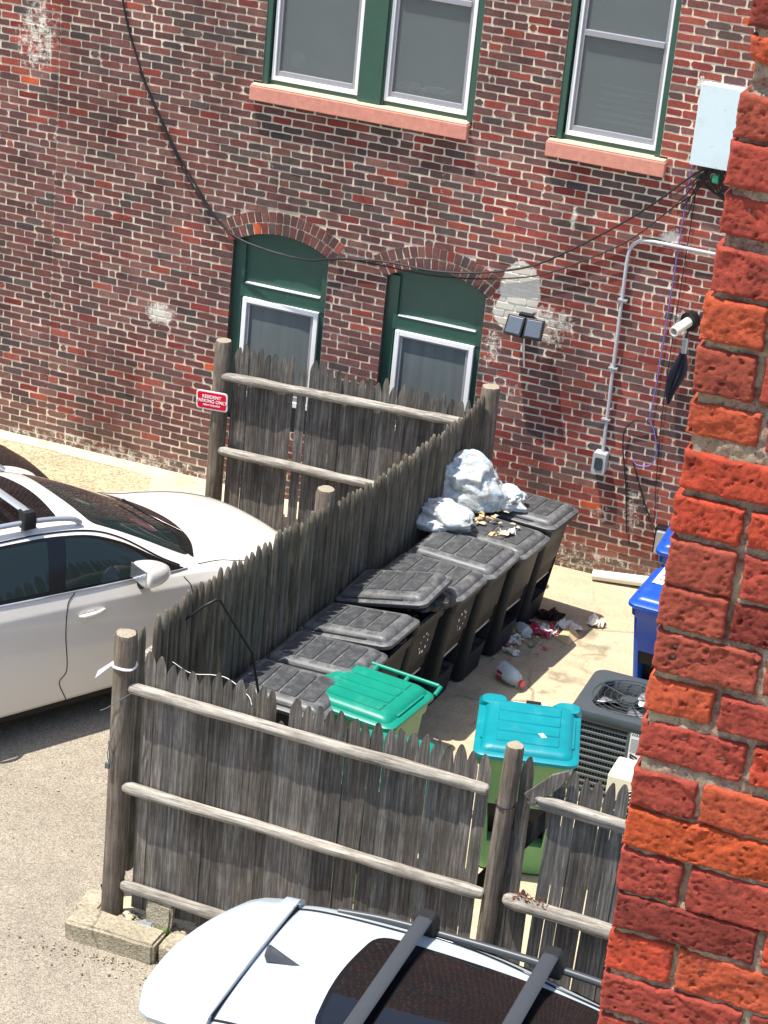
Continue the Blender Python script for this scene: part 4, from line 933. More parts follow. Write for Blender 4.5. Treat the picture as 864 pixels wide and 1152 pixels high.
# ------------------------------------------------------------------ air conditioners
AO = (-3.26, -3.63, 0)
ac = thing('air_conditioner', 'black outdoor air conditioner unit with a fan in its top, beside the brick pier', 'air conditioner', AO)
X0, X1, Y0, Y1, ZT = -.37, .37, -.37, .37, .76
f = MB(); f.loft([rrect(X0+.03, X1-.03, Y0+.03, Y1-.03, .07, 6, z) for z in (.05, ZT-.08)]); f.build('core', M['slot'], ac, 40)
for k in range(11):
    z = .09+k*.054; f = MB(); f.loft([rrect(X0+q, X1-q, Y0+q, Y1-q, .09, 6, z+dz) for q, dz in ((.02, -.004), (.0, .0), (.0, .016), (.02, .024))], False, False); f.build('louver', M['acside'], ac, 40)
f = MB(); per = rrect(X0+.012, X1-.012, Y0+.012, Y1-.012, .085, 6, 0)
tot = []
for i in range(len(per)):
    a, b = Vector(per[i]), Vector(per[(i+1) % len(per)]); L = (b-a).length; q = max(1, int(L/.022))
    for k in range(q): tot.append(a.lerp(b, k/q))
for p in tot: f.box((p.x-.0035, p.y-.0035, .07), (p.x+.0035, p.y+.0035, ZT-.09))
f.build('guard_wires', M['acside'], ac)
for cx, cy in ((X0, Y0), (X1, Y0), (X0, Y1), (X1, Y1)):
    sx, sy = (1 if cx < 0 else -1), (1 if cy < 0 else -1); f = MB()
    P = [(cx+sx*(.085-.092*math.cos(R(a))), cy+sy*(.085-.092*math.sin(R(a)))) for a in range(-8, 99, 15)]
    f.add([(x, y, z) for z in (.05, ZT-.07) for x, y in P], [(i, i+1, len(P)+i+1, len(P)+i) for i in range(len(P)-1)]); o = f.build('corner_post', M['acside'], ac, 60); o.modifiers.new('s', 'SOLIDIFY').thickness = .006
f = MB(); f.box((.10, Y0-.006, .40), (X1-.04, Y0+.03, ZT-.07)); o = f.build('service_panel', M['acside'], ac, bevel=.006)
f = MB(); f.box((.125, Y0-.0085, .455), (.30, Y0-.0062, .685)); lb = f.build('label', M['paper'], ac)
TL = Matrix.Translation((.2125, Y0-.0092, .665)) @ Matrix.Rotation(R(90), 4, 'X'); text_part('WARNING', .034, TL, M['ink'], lb, .0004)
f = MB(); rr_ = random.Random(6)
for k in range(11): f.box((.135, Y0-.0092, .515+.011*k), (.135+rr_.uniform(.06, .15), Y0-.0084, .519+.011*k))
f.build('fine_print', M['darkgrey'], lb)
f = MB(); 
for a, zz in ((-20, .495), (-32, .477)): f.box((0, -.0006, -.007), (.065, .0006, .007), M=Matrix.Translation((.14, Y0-.0092, zz)) @ Matrix.Rotation(R(-a), 4, 'Y'))
f.build('mark', M['ink'], lb)
# top pan with round opening
f = MB(); n = 28; per = rrect(X0-.005, X1+.005, Y0-.005, Y1+.005, .10, 6, 0); n = len(per)
def circ(r, z): 
    out = []
    for p in per:
        a = math.atan2(p[1], p[0]); out.append((r*math.cos(a), r*math.sin(a), z))
    return out
pz = lambda q, z: [(p[0]*q, p[1]*q, z) for p in per]
f.loft([pz(1.0, ZT-.085), pz(1.01, ZT-.08), pz(1.01, ZT-.02), pz(.985, ZT), pz(.93, ZT+.004), circ(.315, ZT-.002), circ(.305, ZT-.012), circ(.30, ZT-.16)], False, False); f.build('top_pan', M['actop'], ac, 40)
f = MB(); f.loft([circ(.30, ZT-.17), circ(.05, ZT-.17)], True, True); f.build('well', M['slot'], ac)
f = MB(); f.cyl((0, 0, ZT-.12), (0, 0, ZT-.015), .075, 20); f.cyl((0, 0, ZT-.015), (0, 0, ZT-.005), .06, 20); f.build('motor', M['darkgrey'], ac, 40)
for k in range(3):
    f = MB(); a0 = 120*k+20
    f.add([(rr2*math.cos(R(a0+a)), rr2*math.sin(R(a0+a)), ZT-.10+.05*(a/60)) for a in range(0, 61, 12) for rr2 in (.07, .18, .285)], [(3*i+j, 3*i+3+j, 3*i+4+j, 3*i+1+j) for i in range(5) for j in range(2)])
    o = f.build('fan_blade', M['metal'], ac, 60); o.modifiers.new('s', 'SOLIDIFY').thickness = .004
f = MB()
for r in (.10, .15, .20, .25, .29): f.tube([(r*math.cos(2*math.pi*k/40), r*math.sin(2*math.pi*k/40), ZT+.004-.02*(r/.3)**2*0) for k in range(41)], .0028, 5)
for k in range(5): f.tube([(.05*math.cos(R(72*k+10)), .05*math.sin(R(72*k+10)), ZT), (.31*math.cos(R(72*k+10)), .31*math.sin(R(72*k+10)), ZT)], .005, 5)
f.build('fan_guard', M['darkgrey'], ac, 60)
f = MB(); f.box((X0-.05, Y0-.05, 0), (X1+.05, Y1+.05, .05)); f.build('pad', M['kerb'], ac, bevel=.01)
MO = (-2.72, -4.75, 0)
ms = thing('heat_pump', 'small cream outdoor heat pump with a round fan grille behind the short picket panel', 'heat pump', MO)
f = MB(); f.box((-.36, -.15, .25), (.36, .15, .80)); f.build('cabinet', M['cream'], ms, bevel=.02)
f = MB()
for r in [.03+.026*k for k in range(8)]: f.tube([(-.08+r*math.cos(2*math.pi*k/32), -.165, .52+r*math.sin(2*math.pi*k/32)) for k in range(33)], .0045, 5)
for k in range(8): f.tube([(-.08, -.163, .52), (-.08+.22*math.cos(R(45*k)), -.163, .52+.22*math.sin(R(45*k)))], .004, 5)
f.build('grille', M['cream'], ms, 60)
f = MB(); f.loft([[(-.08+.215*math.cos(2*math.pi*k/32), -.152, .52+.215*math.sin(2*math.pi*k/32)) for k in range(32)], [(-.08+.01*math.cos(2*math.pi*k/32), -.152, .52+.01*math.sin(2*math.pi*k/32)) for k in range(32)]], False, True); f.build('fan_opening', M['slot'], ms)
f = MB(); 
for x in (-.28, .2): f.box((x, -.16, 0), (x+.06, .16, .25))
f.build('feet', M['clad'], ms)

# ------------------------------------------------------------------ kerb stones and loose stones at the front corner
def stone(name, lo, hi, rz, label, cat, m, seed, group=None, j=.012, tiltx=0):
    c = ((lo[0]+hi[0])/2, (lo[1]+hi[1])/2, lo[2]); bm = bmesh.new(); bmesh.ops.create_cube(bm, size=1)
    bmesh.ops.scale(bm, vec=(hi[0]-lo[0], hi[1]-lo[1], hi[2]-lo[2]), verts=bm.verts); bmesh.ops.translate(bm, vec=(0, 0, (hi[2]-lo[2])/2), verts=bm.verts)
    bmesh.ops.bevel(bm, geom=bm.edges[:], offset=.018, segments=3, affect='EDGES'); bmesh.ops.subdivide_edges(bm, edges=[e for e in bm.edges if e.calc_length() > .06], cuts=4, use_grid_fill=True)
    for v in bm.verts: v.co += Vector((N3(v.co.x*9, v.co.y*9, v.co.z*9+seed), N3(v.co.x*9, v.co.y*9+5, v.co.z*9+seed), N3(v.co.x*7+3, v.co.y*7, v.co.z*7+seed)))*j
    me = bpy.data.meshes.new(name); bm.to_mesh(me); bm.free(); me.materials.append(m); o = link(name, me, None, 50, loc=c); o.rotation_euler = (tiltx, 0, rz); return tag(o, label, cat, group)
stone('kerb_block', (-6.07, -7.565, -.03), (-5.405, -7.345, .145), R(0), 'long pale concrete kerb block at the foot of the front corner post', 'kerb block', M['kerb'], 1)
stone('kerb_block', (-5.38, -7.54, -.03), (-4.6, -7.33, .14), R(-2), 'second kerb block butted to the right of the first, running under the white car', 'kerb block', M['kerb'], 2)
stone('paving_slab', (-6.16, -7.24, -.03), (-5.985, -6.98, .05), R(3), 'flat broken slab left of the front corner post', 'slab', M['kerb'], 3)
stone('wood_offcut', (-6.12, -6.95, .0), (-5.96, -6.91, .06), R(-8), 'short brown offcut of wood poking out left of the front corner post', 'offcut', M['post'], 4, j=.004)
stone('stone_block', (-5.62, -7.27, .02), (-5.42, -7.20, .26), R(-6), 'pale upright stone block leaning on the front pickets', 'stone', M['kerb'], 5, tiltx=R(-8))
o = stone('stone_block', (-5.67, -7.35, .03), (-5.52, -7.26, .14), R(18), 'blue-grey stone block in front of the upright pale one', 'stone', mat('blue_grey_stone', lin(126, 134, 142), .2, 20, .9, .2, bump=.5), 6, tiltx=R(28))
rr_ = random.Random(12); f = MB(off=(-5.6, -7.3, 0))
for k in range(150):
    x, y = rr_.uniform(-5.8, -5.15), rr_.uniform(-7.36, -7.14); s = rr_.uniform(.008, .026); t = rr_.uniform(.6, 1.25)
    f.ell((x, y, .05+s*.3+.02*N3(x*6, y*6)), s*rr_.uniform(.7, 1.4), s, s*.7, 7, 5, tint=(t, t*.98, t*.93, 1), f=lambda d: 1+.35*noise.noise(d*2+Vector((k, 0, 0))))
f.box((-5.83, -7.37, -.02), (-5.1, -7.13, .05), tint=(.8, .78, .7, 1))
o = f.build('gravel', M['pebble'], None, 40, loc=(-5.6, -7.3, 0)); tag(o, 'loose gravel packed behind the kerb blocks', 'gravel', kind='stuff')
f = MB(off=(-6.6, -7.4, 0))
for k in range(260):
    x, y = rr_.uniform(-7.9, -4.6), rr_.uniform(-8.6, -4.9)
    if rr_.random() < .5: x, y = rr_.gauss(-5.75, .35), -7.62-abs(rr_.gauss(0, .12))
    if y > -7.5 and x > -6.1: continue
    s = rr_.uniform(.003, .009); t = rr_.choice([.35, .5, .8, 1.0, 1.2]); f.ell((x, y, s*.3), s*rr_.uniform(.7, 1.5), s, s*.6, 6, 4, tint=(t, t*.98, t*.93, 1))
tag(f.build('grit', M['pebble'], None, 60, loc=(-6.6, -7.4, 0)), 'fine grit scattered over the old asphalt', 'grit', kind='stuff')
f = MB(off=(-5.47, -7.32, .05))
for k in range(46):
    b = Vector((-5.47+rr_.gauss(0, .03), -7.31+rr_.gauss(0, .02), .05)); d = Vector((rr_.uniform(-1, 1), rr_.uniform(-1, .4), rr_.uniform(.4, 1.2))).normalized(); L = rr_.uniform(.04, .10); sd = d.cross(Vector((0, 0, 1))).normalized()*L*.16
    f.add([b, b+d*L*.5+sd, b+d*L, b+d*L*.5-sd], [(0, 1, 2, 3)])
tag(f.build('weed', M['leaf'], None, loc=(-5.47, -7.32, .05)), 'small bright green weed growing between the stones and kerb', 'weed')

# ------------------------------------------------------------------ cars (local: +x = forward, nose at x = 0, y to the left, z up)
WHITE_ST = [
 (-.00, [(.50,.42),(.60,.50),(.62,.66),(.58,.76),(.52,.80),(.42,.82),(.30,.835),(.15,.845),(0,.85)]),
 (-.10, [(.72,.30),(.80,.46),(.82,.68),(.78,.82),(.70,.86),(.56,.885),(.38,.91),(.19,.92),(0,.925)]),
 (-.38, [(.84,.27),(.89,.46),(.90,.70),(.87,.88),(.80,.94),(.64,.965),(.44,.99),(.22,1.0),(0,1.005)]),
 (-.80, [(.88,.25),(.925,.46),(.93,.72),(.90,.94),(.83,1.005),(.68,1.03),(.47,1.055),(.23,1.07),(0,1.075)]),
 (-1.12, [(.90,.24),(.93,.46),(.935,.73),(.91,.98),(.85,1.055),(.72,1.08),(.49,1.10),(.24,1.115),(0,1.12)]),
 (-1.32, [(.90,.24),(.93,.46),(.935,.74),(.913,1.0),(.87,1.085),(.76,1.125),(.60,1.17),(.30,1.215),(0,1.23)]),
 (-1.75, [(.90,.24),(.93,.46),(.935,.75),(.914,1.03),(.875,1.115),(.755,1.29),(.63,1.375),(.32,1.43),(0,1.445)]),
 (-2.20, [(.90,.24),(.93,.46),(.935,.76),(.914,1.05),(.878,1.145),(.715,1.485),(.58,1.57),(.30,1.62),(0,1.635)]),
 (-2.45, [(.90,.24),(.93,.46),(.935,.76),(.914,1.06),(.878,1.155),(.70,1.545),(.57,1.625),(.29,1.67),(0,1.685)]),
 (-2.95, [(.90,.24),(.93,.46),(.935,.77),(.914,1.08),(.878,1.18),(.685,1.57),(.56,1.655),(.28,1.70),(0,1.71)]),
 (-3.60, [(.90,.24),(.93,.46),(.935,.78),(.914,1.10),(.875,1.205),(.675,1.56),(.55,1.65),(.28,1.695),(0,1.705)]),
 (-4.20, [(.90,.26),(.93,.48),(.93,.80),(.905,1.11),(.86,1.225),(.66,1.51),(.53,1.605),(.27,1.65),(0,1.66)]),
 (-4.60, [(.88,.30),(.91,.50),(.91,.82),(.88,1.10),(.81,1.22),(.66,1.41),(.53,1.50),(.27,1.55),(0,1.56)]),
 (-4.80, [(.82,.36),(.87,.52),(.87,.82),(.83,1.04),(.76,1.13),(.64,1.18),(.50,1.21),(.25,1.23),(0,1.235)]),
 (-4.90, [(.70,.44),(.76,.55),(.76,.80),(.72,.95),(.64,1.0),(.52,1.02),(.40,1.03),(.20,1.04),(0,1.04)])]
SUV_ST = [(x*.98, [(w*(.985), (z if z < .6 else .6+(z-.6)*.955)) for w, z in pr]) for x, pr in WHITE_ST[:9]]+[
 (-2.95, [(.90,.26),(.93,.46),(.93,.77),(.91,1.04),(.875,1.12),(.80,1.49),(.745,1.60),(.46,1.648),(0,1.656)]),
 (-3.60, [(.90,.26),(.93,.46),(.93,.78),(.91,1.05),(.872,1.13),(.80,1.49),(.74,1.60),(.46,1.648),(0,1.656)]),
 (-4.15, [(.90,.28),(.93,.48),(.93,.80),(.905,1.06),(.865,1.14),(.785,1.48),(.72,1.59),(.44,1.637),(0,1.644)]),
 (-4.33, [(.89,.30),(.92,.50),(.92,.80),(.89,1.06),(.84,1.15),(.76,1.42),(.68,1.50),(.42,1.54),(0,1.55)]),
 (-4.56, [(.86,.34),(.90,.50),(.90,.80),(.86,1.02),(.80,1.10),(.68,1.16),(.55,1.19),(.27,1.21),(0,1.215)]),
 (-4.68, [(.78,.42),(.82,.55),(.82,.78),(.79,.92),(.72,.96),(.6,.98),(.45,.99),(.22,1.0),(0,1.0)])]
def car_body(st, paint, parent):
    f = MB(); rings = []
    for x, pr in st:
        rings.append([(x, -w, z) for w, z in pr]+[(x, w, z) for w, z in reversed(pr[:-1])])
    n = len(rings[0]); f.loft(rings, False, False, closed=False)
    for k, rv in ((0, True), (len(rings)-1, False)):
        b = k*n; h = n//2
        for i in range(h): 
            q = (b+i, b+i+1, b+n-2-i, b+n-1-i); q = q if i < h-1 else (b+i, b+i+1, b+n-1-i)
            if i < h-1 or True: f.f.append(q if not rv else tuple(reversed(q))); f.m.append(0); f.t.append((1, 1, 1, 1))
    f.add([rings[k][i] for k in range(len(rings)) for i in (0, -1)], [(2*k, 2*k+1, 2*k+3, 2*k+2) for k in range(len(rings)-1)])
    bm = bmesh.new(); bm.from_mesh(f.mesh('t')); bmesh.ops.remove_doubles(bm, verts=bm.verts, dist=1e-5); bmesh.ops.recalc_face_normals(bm, faces=bm.faces)
    cl = bm.edges.layers.float.new('crease_edge')
    # soft body creases along the shoulder, beltline and roof rail rows
    for e in bm.edges:
        a, b = e.verts
        if abs(a.co.x-b.co.x) > .05:
            for x, pr in st:
                if abs(a.co.x-x) < 1e-4:
                    for row, c in ((3, .55), (4, .5), (6, .25), (0, .8)):
                        if abs(abs(a.co.y)-pr[row][0]) < 1e-4 and abs(a.co.z-pr[row][1]) < 1e-4: e[cl] = c
    me = bpy.data.meshes.new('body'); bm.to_mesh(me); bm.free()
    o = link('body', me, None, 179, sub=3); dg = bpy.context.evaluated_depsgraph_get(); me2 = bpy.data.meshes.new_from_object(o.evaluated_get(dg)); bpy.data.objects.remove(o)
    me2.name = 'body'; me2.materials.append(paint); o = link('body', me2, parent, 179)
    bm = bmesh.new(); bm.from_mesh(me2); bmesh.ops.recalc_face_normals(bm, faces=bm.faces); bm.to_mesh(me2); tree = BVHTree.FromBMesh(bm); bm.free()
    return o, tree
def rpoly(P, r, n=5):
    out = []
    for i in range(len(P)):
        a, b, c = Vector(P[i-1]), Vector(P[i]), Vector(P[(i+1) % len(P)]); rr_ = r[i] if isinstance(r, (list, tuple)) else r
        d0 = (a-b); d1 = (c-b); k = min(rr_, d0.length*.45, d1.length*.45); p0 = b+d0.normalized()*k; p1 = b+d1.normalized()*k
        for j in range(n+1):
            t = j/n; out.append(p0*(1-t)**2+b*2*t*(1-t)+p1*t*t)
    return out
def decal(tree, poly, axis, sgn, off, name, m, parent, cell=.05, thick=None):
    """a panel that follows the body: poly in (x,z) for axis 'y' or (x,y) for axis 'z', dropped onto the body along the axis"""
    bm = bmesh.new(); vs = [bm.verts.new((p[0], p[1], 0)) for p in poly]; bm.faces.new(vs)
    xs = [p[0] for p in poly]; ys = [p[1] for p in poly]
    for ax, lo, hi in ((0, min(xs), max(xs)), (1, min(ys), max(ys))):
        n = max(1, int((hi-lo)/cell))
        for k in range(1, n):
            c = [0, 0, 0]; c[ax] = lo+(hi-lo)*k/n; no = [0, 0, 0]; no[ax] = 1
            bmesh.ops.bisect_plane(bm, geom=bm.verts[:]+bm.edges[:]+bm.faces[:], plane_co=c, plane_no=no)
    for v in bm.verts:
        x, b = v.co.x, v.co.y
        if axis == 'y': o, d = Vector((x, sgn*3, b)), Vector((0, -sgn, 0))
        elif axis == 'z': o, d = Vector((x, b, 4)), Vector((0, 0, -1))
        elif axis == 'x': o, d = Vector((sgn*8-2.4, x, b)), Vector((-sgn, 0, 0))
        h, nr, ix, ds = tree.ray_cast(o, d)
        if h is None:
            h, nr, ix, ds = tree.find_nearest(o+d*(2.2 if axis == 'y' else 2.8))
        if nr.dot(d) > 0: nr = -nr
        v.co = h+nr*off
    bmesh.ops.recalc_face_normals(bm, faces=bm.faces)
    c = sum((q.normal for q in bm.faces), Vector())
    want = {'y': Vector((0, sgn, 0)), 'z': Vector((0, 0, 1)), 'x': Vector((sgn, 0, 0))}[axis]
    if c.dot(want) < 0: bmesh.ops.reverse_faces(bm, faces=bm.faces)
    me = bpy.data.meshes.new(name); bm.to_mesh(me); bm.free(); me.materials.append(m)
    return link(name, me, parent, 40)
def seamline(tree, pts, axis, sgn, r, name, m, parent, off=0, n=6):
    P = crom([Vector((p[0], p[1], 0)) for p in pts], n); out = []
    for q in P:
        if axis == 'y': o, d = Vector((q.x, sgn*3, q.y)), Vector((0, -sgn, 0))
        else: o, d = Vector((q.x, q.y, 4)), Vector((0, 0, -1))
        h, nr, ix, ds = tree.ray_cast(o, d)
        if h is None: continue
        if nr.dot(d) > 0: nr = -nr
        out.append(h+nr*off)
    f = MB(); f.tube(out, r, 6); return f.build(name, m, parent, 60)
def wheels(parent, xs, m_rim=None, y=.80):
    for x in xs:
        for s in (-1, 1):
            f = MB(); f.tube([(x, s*(y-.11), .35), (x, s*(y-.10), .35), (x, s*(y+.10), .35), (x, s*(y+.115), .35)], .35, 36, rr=[.30, .345, .345, .31]); w = f.build('wheel', M['tyre'], parent, 40)
            f = MB(); f.cyl((x, s*(y+.10), .35), (x, s*(y+.118), .35), .245, 28); 
            f.build('rim', M['clad'], w, 40)
            f = MB(); 
            for k in range(10):
                a = R(36*k); f.tube([(x+.05*math.cos(a), s*(y+.122), .35+.05*math.sin(a)), (x+.235*math.cos(a), s*(y+.118), .35+.235*math.sin(a))], .014, 6)
            f.cyl((x, s*(y+.11), .35), (x, s*(y+.13), .35), .05, 14); f.build('spokes', M['silver'], w, 40)
def common(tree, t, axles, sides=(-1, 1)):
    for s in sides:
        for x in axles: decal(tree, [(x+.40*math.cos(2*math.pi*k/32), .35+.40*math.sin(2*math.pi*k/32)) for k in range(32) if .35+.40*math.sin(2*math.pi*k/32) > .22], 'y', s, .003, 'wheel_arch', M['clad'], t)
    f = MB(); f.box((-4.55, -.86, .17), (-.30, .86, .30)); f.build('sill', M['clad'], t, bevel=.03)
    f = MB(); f.box((-4.4, -.7, .10), (-.4, .7, .5)); f.build('underbody', M['clad'], t)
# white crossover
h30 = R(60)      # heading: 30 degrees right of +y
def car_at(s, n, ang=30): 
    a = R(ang); return (s*math.sin(a)+n*math.cos(a), s*math.cos(a)-n*math.sin(a), 0)
wc = thing('parked_car', 'pearl white crossover with silver roof rails parked nose-in against the picket fence', 'car', car_at(-5.50, -4.78), h30)
ob, tree = car_body(WHITE_ST, M['paintw'], wc)
def side_glass(tree, t, s):
    dlo = rpoly([(-1.46, 1.125), (-1.62, 1.20), (-1.95, 1.40), (-2.25, 1.525), (-2.6, 1.575), (-3.1, 1.59), (-3.6, 1.575), (-4.05, 1.50), (-4.28, 1.36), (-4.0, 1.255), (-3.14, 1.215), (-2.58, 1.19)], [.02, .1, .1, .2, .3, .3, .3, .12, .04, .1, .3, .3], 4)
    w = decal(tree, dlo, 'y', s, .003, 'side_window', M['trim'], t)
    fr = rpoly([(-1.66, 1.16), (-1.98, 1.395), (-2.28, 1.51), (-2.50, 1.545), (-2.60, 1.21)], [.03, .1, .2, .02, .02], 4)
    decal(tree, fr, 'y', s, .006, 'pane', M['carglass'], w)
    rr_ = rpoly([(-2.74, 1.225), (-2.66, 1.555), (-3.1, 1.57), (-3.55, 1.555), (-3.62, 1.26)], [.02, .02, .2, .03, .03], 4)
    decal(tree, rr_, 'y', s, .006, 'pane', M['carglass'], w)
    decal(tree, rpoly([(-3.68, 1.265), (-3.62, 1.54), (-4.0, 1.48), (-4.2, 1.36), (-4.0, 1.285)], .03, 3), 'y', s, .006, 'pane', M['carglass'], w)
    o = seamline(tree, [(-1.44, 1.118), (-2.0, 1.158), (-2.58, 1.184), (-3.14, 1.209), (-4.0, 1.25), (-4.25, 1.33)], 'y', s, .008, 'window_strip', M['silver'], w, .004)
    seamline(tree, [(-1.50, 1.15), (-1.66, 1.235), (-1.96, 1.425), (-2.25, 1.54), (-2.6, 1.592), (-3.1, 1.606), (-3.6, 1.592), (-4.05, 1.515), (-4.28, 1.39)], 'y', s, .007, 'window_strip', M['trim'], w, .004)
for s in (-1, 1):
    side_glass(tree, wc, s)
    for P in ([(-2.52, 1.17), (-2.60, 1.09), (-2.62, .85), (-2.60, .55), (-2.66, .45), (-2.58, .27)], [(-1.50, 1.08), (-1.44, .98), (-1.42, .75), (-1.45, .45), (-1.5, .27)], [(-3.62, 1.23), (-3.68, 1.1), (-3.66, .85), (-3.55, .7)]):
        seamline(tree, P, 'y', s, .0045, 'door_gap', M['seam'], wc)
    for x in (-2.38, -3.50):
        h, nr, ix, ds = tree.ray_cast(Vector((x, s*3, 1.0)), Vector((0, -s, 0)))
        f = MB(); y = h.y
        f.ell((x-.02, y, .985), .055, .006, .035, 14, 8); hb = f.build('handle_cup', M['paintw'], wc, 60)
        f = MB(); pts = crom([(x-.12, y+s*.006, .985), (x-.07, y+s*.034, .992), (x+.03, y+s*.036, .997), (x+.11, y+s*.006, .997)], 5); f.tube(pts, .016, 8, rr=[.010+.009*math.sin(math.pi*k/(len(pts)-1)) for k in range(len(pts))]); f.build('door_handle', M['paintw'], wc, 60)
    # mirror
    f = MB(); cx, cy, cz = -1.93, s*1.02, 1.28
    f.loft([[(cx+dx*1.5, cy+s*yy*1.25, cz+zz*1.3) for yy, zz in sec] for dx, sec in (
        (-.075, [(-.10, -.045), (.09, -.07), (.125, -.02), (.10, .062), (.0, .075), (-.09, .05)]),
        (-.06, [(-.115, -.055), (.10, -.082), (.14, -.02), (.112, .075), (.0, .088), (-.105, .06)]),
        (.03, [(-.115, -.055), (.08, -.085), (.115, -.03), (.09, .05), (.0, .07), (-.10, .05)]),
        (.10, [(-.09, -.045), (.04, -.065), (.06, -.03), (.04, .015), (.0, .03), (-.07, .02)]),
        (.13, [(-.06, -.04), (.0, -.05), (.01, -.03), (.0, -.01), (-.02, .0), (-.05, -.01)]))]); mr = f.build('mirror', M['paintw'], wc, 179, sub=2)
    f = MB(); f.tube([(cx+.02, s*.86, 1.10), (cx+.03, s*.90, 1.13), (cx+.02, s*.98, 1.17)], .035, 10, rr=[.05, .04, .035]); f.build('mirror_arm', M['trim'], mr, 60)
    f = MB(); f.box((cx-.115, cy-s*.10, cz-.055), (cx-.098, cy+s*.115, cz+.07)); f.build('mirror_glass', M['chrome'], mr, bevel=.004)
    f = MB(); f.tube(crom([(-2.30, s*.575, 1.60), (-2.40, s*.578, 1.655), (-2.7, s*.575, 1.70), (-3.2, s*.568, 1.715), (-3.8, s*.56, 1.70), (-4.25, s*.55, 1.645), (-4.35, s*.55, 1.60)], 5), .022, 8); f.build('roof_rail', M['silver'], wc, 60)
    for x in (-2.78, -3.75):
        f = MB(); f.loft([rrect(x-.055, x+.055, s*.58-.045, s*.58+.045, .015, 2, 1.665), rrect(x-.058, x+.058, s*.58-.05, s*.58+.05, .02, 2, 1.75), rrect(x-.05, x+.05, s*.56-.05, s*.56+.05, .02, 2, 1.80)]); f.build('bar_foot', M['clad'], wc, 40)
    decal(tree, rpoly([(-.08, .70), (-.42, .86), (-.62, .90), (-.45, .80), (-.12, .62)], .03, 3), 'y', s, .004, 'headlight', M['chrome'], wc)
for x in (-2.78, -3.75):
    f = MB(); f.loft([[(x+.04*math.cos(2*math.pi*k/14), y, 1.79+.014*math.sin(2*math.pi*k/14)) for k in range(14)] for y in (-.56, -.3, 0, .3, .56)]); f.build('cross_bar', M['silver'], wc, 50)
ws = decal(tree, rpoly([(-1.34, -.70), (-1.16, -.38), (-1.10, 0), (-1.16, .38), (-1.34, .70), (-2.18, .54), (-2.24, 0), (-2.18, -.54)], [.06, .2, .3, .2, .06, .06, .3, .06], 4), 'z', 1, .004, 'windscreen', M['carglass'], wc)
decal(tree, rpoly([(-1.30, -.72), (-1.10, -.40), (-1.03, 0), (-1.10, .40), (-1.30, .72), (-1.36, .60), (-1.22, .36), (-1.16, 0), (-1.22, -.36), (-1.36, -.60)], [.03, .2, .3, .2, .03, .03, .2, .3, .2, .03], 4), 'z', 1, .0065, 'cowl', M['trim'], ws)
f = MB(); f.tube(crom([(-1.20, -.40, 1.215), (-1.33, -.10, 1.27), (-1.37, .22, 1.285)], 5), .010, 6); f.build('wiper', M['trim'], ws, 60)
decal(tree, rpoly([(-2.45, -.48), (-2.40, 0), (-2.45, .48), (-4.1, .46), (-4.1, -.46)], [.05, .3, .05, .05, .05], 4), 'z', 1, .004, 'sunroof', M['roofglass'], wc)
for s in (-1, 1): seamline(tree, [(-1.30, s*.79), (-1.05, s*.74), (-.85, s*.765), (-.5, s*.74), (-.2, s*.62)], 'z', 1, .005, 'bonnet_gap', M['seam'], wc)
common(tree, wc, (-.95, -3.75)); wheels(wc, (-.95, -3.75))

# dark car beyond it, only its bonnet corner in the picture
bc = thing('parked_car', 'dark glossy car parked beyond the white crossover, only one rounded corner in view', 'car', car_at(-6.52, -7.08), h30)
ob, tree2 = car_body(SUV_ST, M['paintk'], bc)
for s in (-1, 1): side_glass(tree2, bc, s)
decal(tree2, rpoly([(-1.34, -.70), (-1.10, 0), (-1.34, .70), (-2.14, .54), (-2.14, -.54)], .06, 3), 'z', 1, .004, 'windscreen', M['carglass'], bc)
common(tree2, bc, (-.95, -3.7)); wheels(bc, (-.95, -3.7)); bc.scale = (1, 1, .93)

# white car in front, seen from above
fc = thing('parked_car', 'ice white car in the foreground seen from above, with black roof bars and glass roof', 'car', (.20, -9.335, .02), 0)
ob, tree3 = car_body(SUV_ST, M['paintb'], fc)
for s in (-1, 1): side_glass(tree3, fc, s)
decal(tree3, rpoly([(-1.34, -.70), (-1.10, 0), (-1.34, .70), (-2.14, .56), (-2.14, -.56)], .06, 3), 'z', 1, .004, 'windscreen', M['carglass'], fc)
common(tree3, fc, (-.95, -3.65)); wheels(fc, (-.95, -3.65))
# long glass roof
rg = decal(tree3, rpoly([(-2.22, -.505), (-2.17, 0), (-2.22, .505), (-3.64, .515), (-3.70, 0), (-3.64, -.515)], [.05, .3, .05, .13, .5, .13], 5), 'z', 1, .003, 'glass_roof', M['trim'], fc)
decal(tree3, rpoly([(-2.26, -.485), (-2.21, 0), (-2.26, .485), (-3.61, .495), (-3.67, 0), (-3.61, -.495)], [.05, .3, .05, .12, .5, .12], 5), 'z', 1, .006, 'glass', M['roofglass'], rg)
for s in (-1, 1):
    f = MB(); f.tube(crom([(-2.1, s*.70, 1.575), (-2.3, s*.705, 1.605), (-2.8, s*.71, 1.622), (-3.4, s*.705, 1.620), (-3.7, s*.695, 1.612), (-3.95, s*.68, 1.590)], 5), .024, 8); f.build('roof_rail', M['bar'], fc, 60)
    seamline(tree3, [(-4.17, s*.60), (-3.95, s*.61), (-3.5, s*.625)], 'z', 1, .009, 'roof_channel', M['seam'], fc)
    for x in (-3.42, -2.66):
        f = MB(); f.loft([rrect(x-.075, x+.075, s*.715-.05, s*.715+.05, .02, 3, 1.57), rrect(x-.07, x+.07, s*.71-.055, s*.71+.055, .03, 3, 1.69), rrect(x-.05, x+.05, s*.70-.05, s*.70+.05, .03, 3, 1.735)]); f.build('bar_foot', M['clad'], fc, 40, bevel=.008)
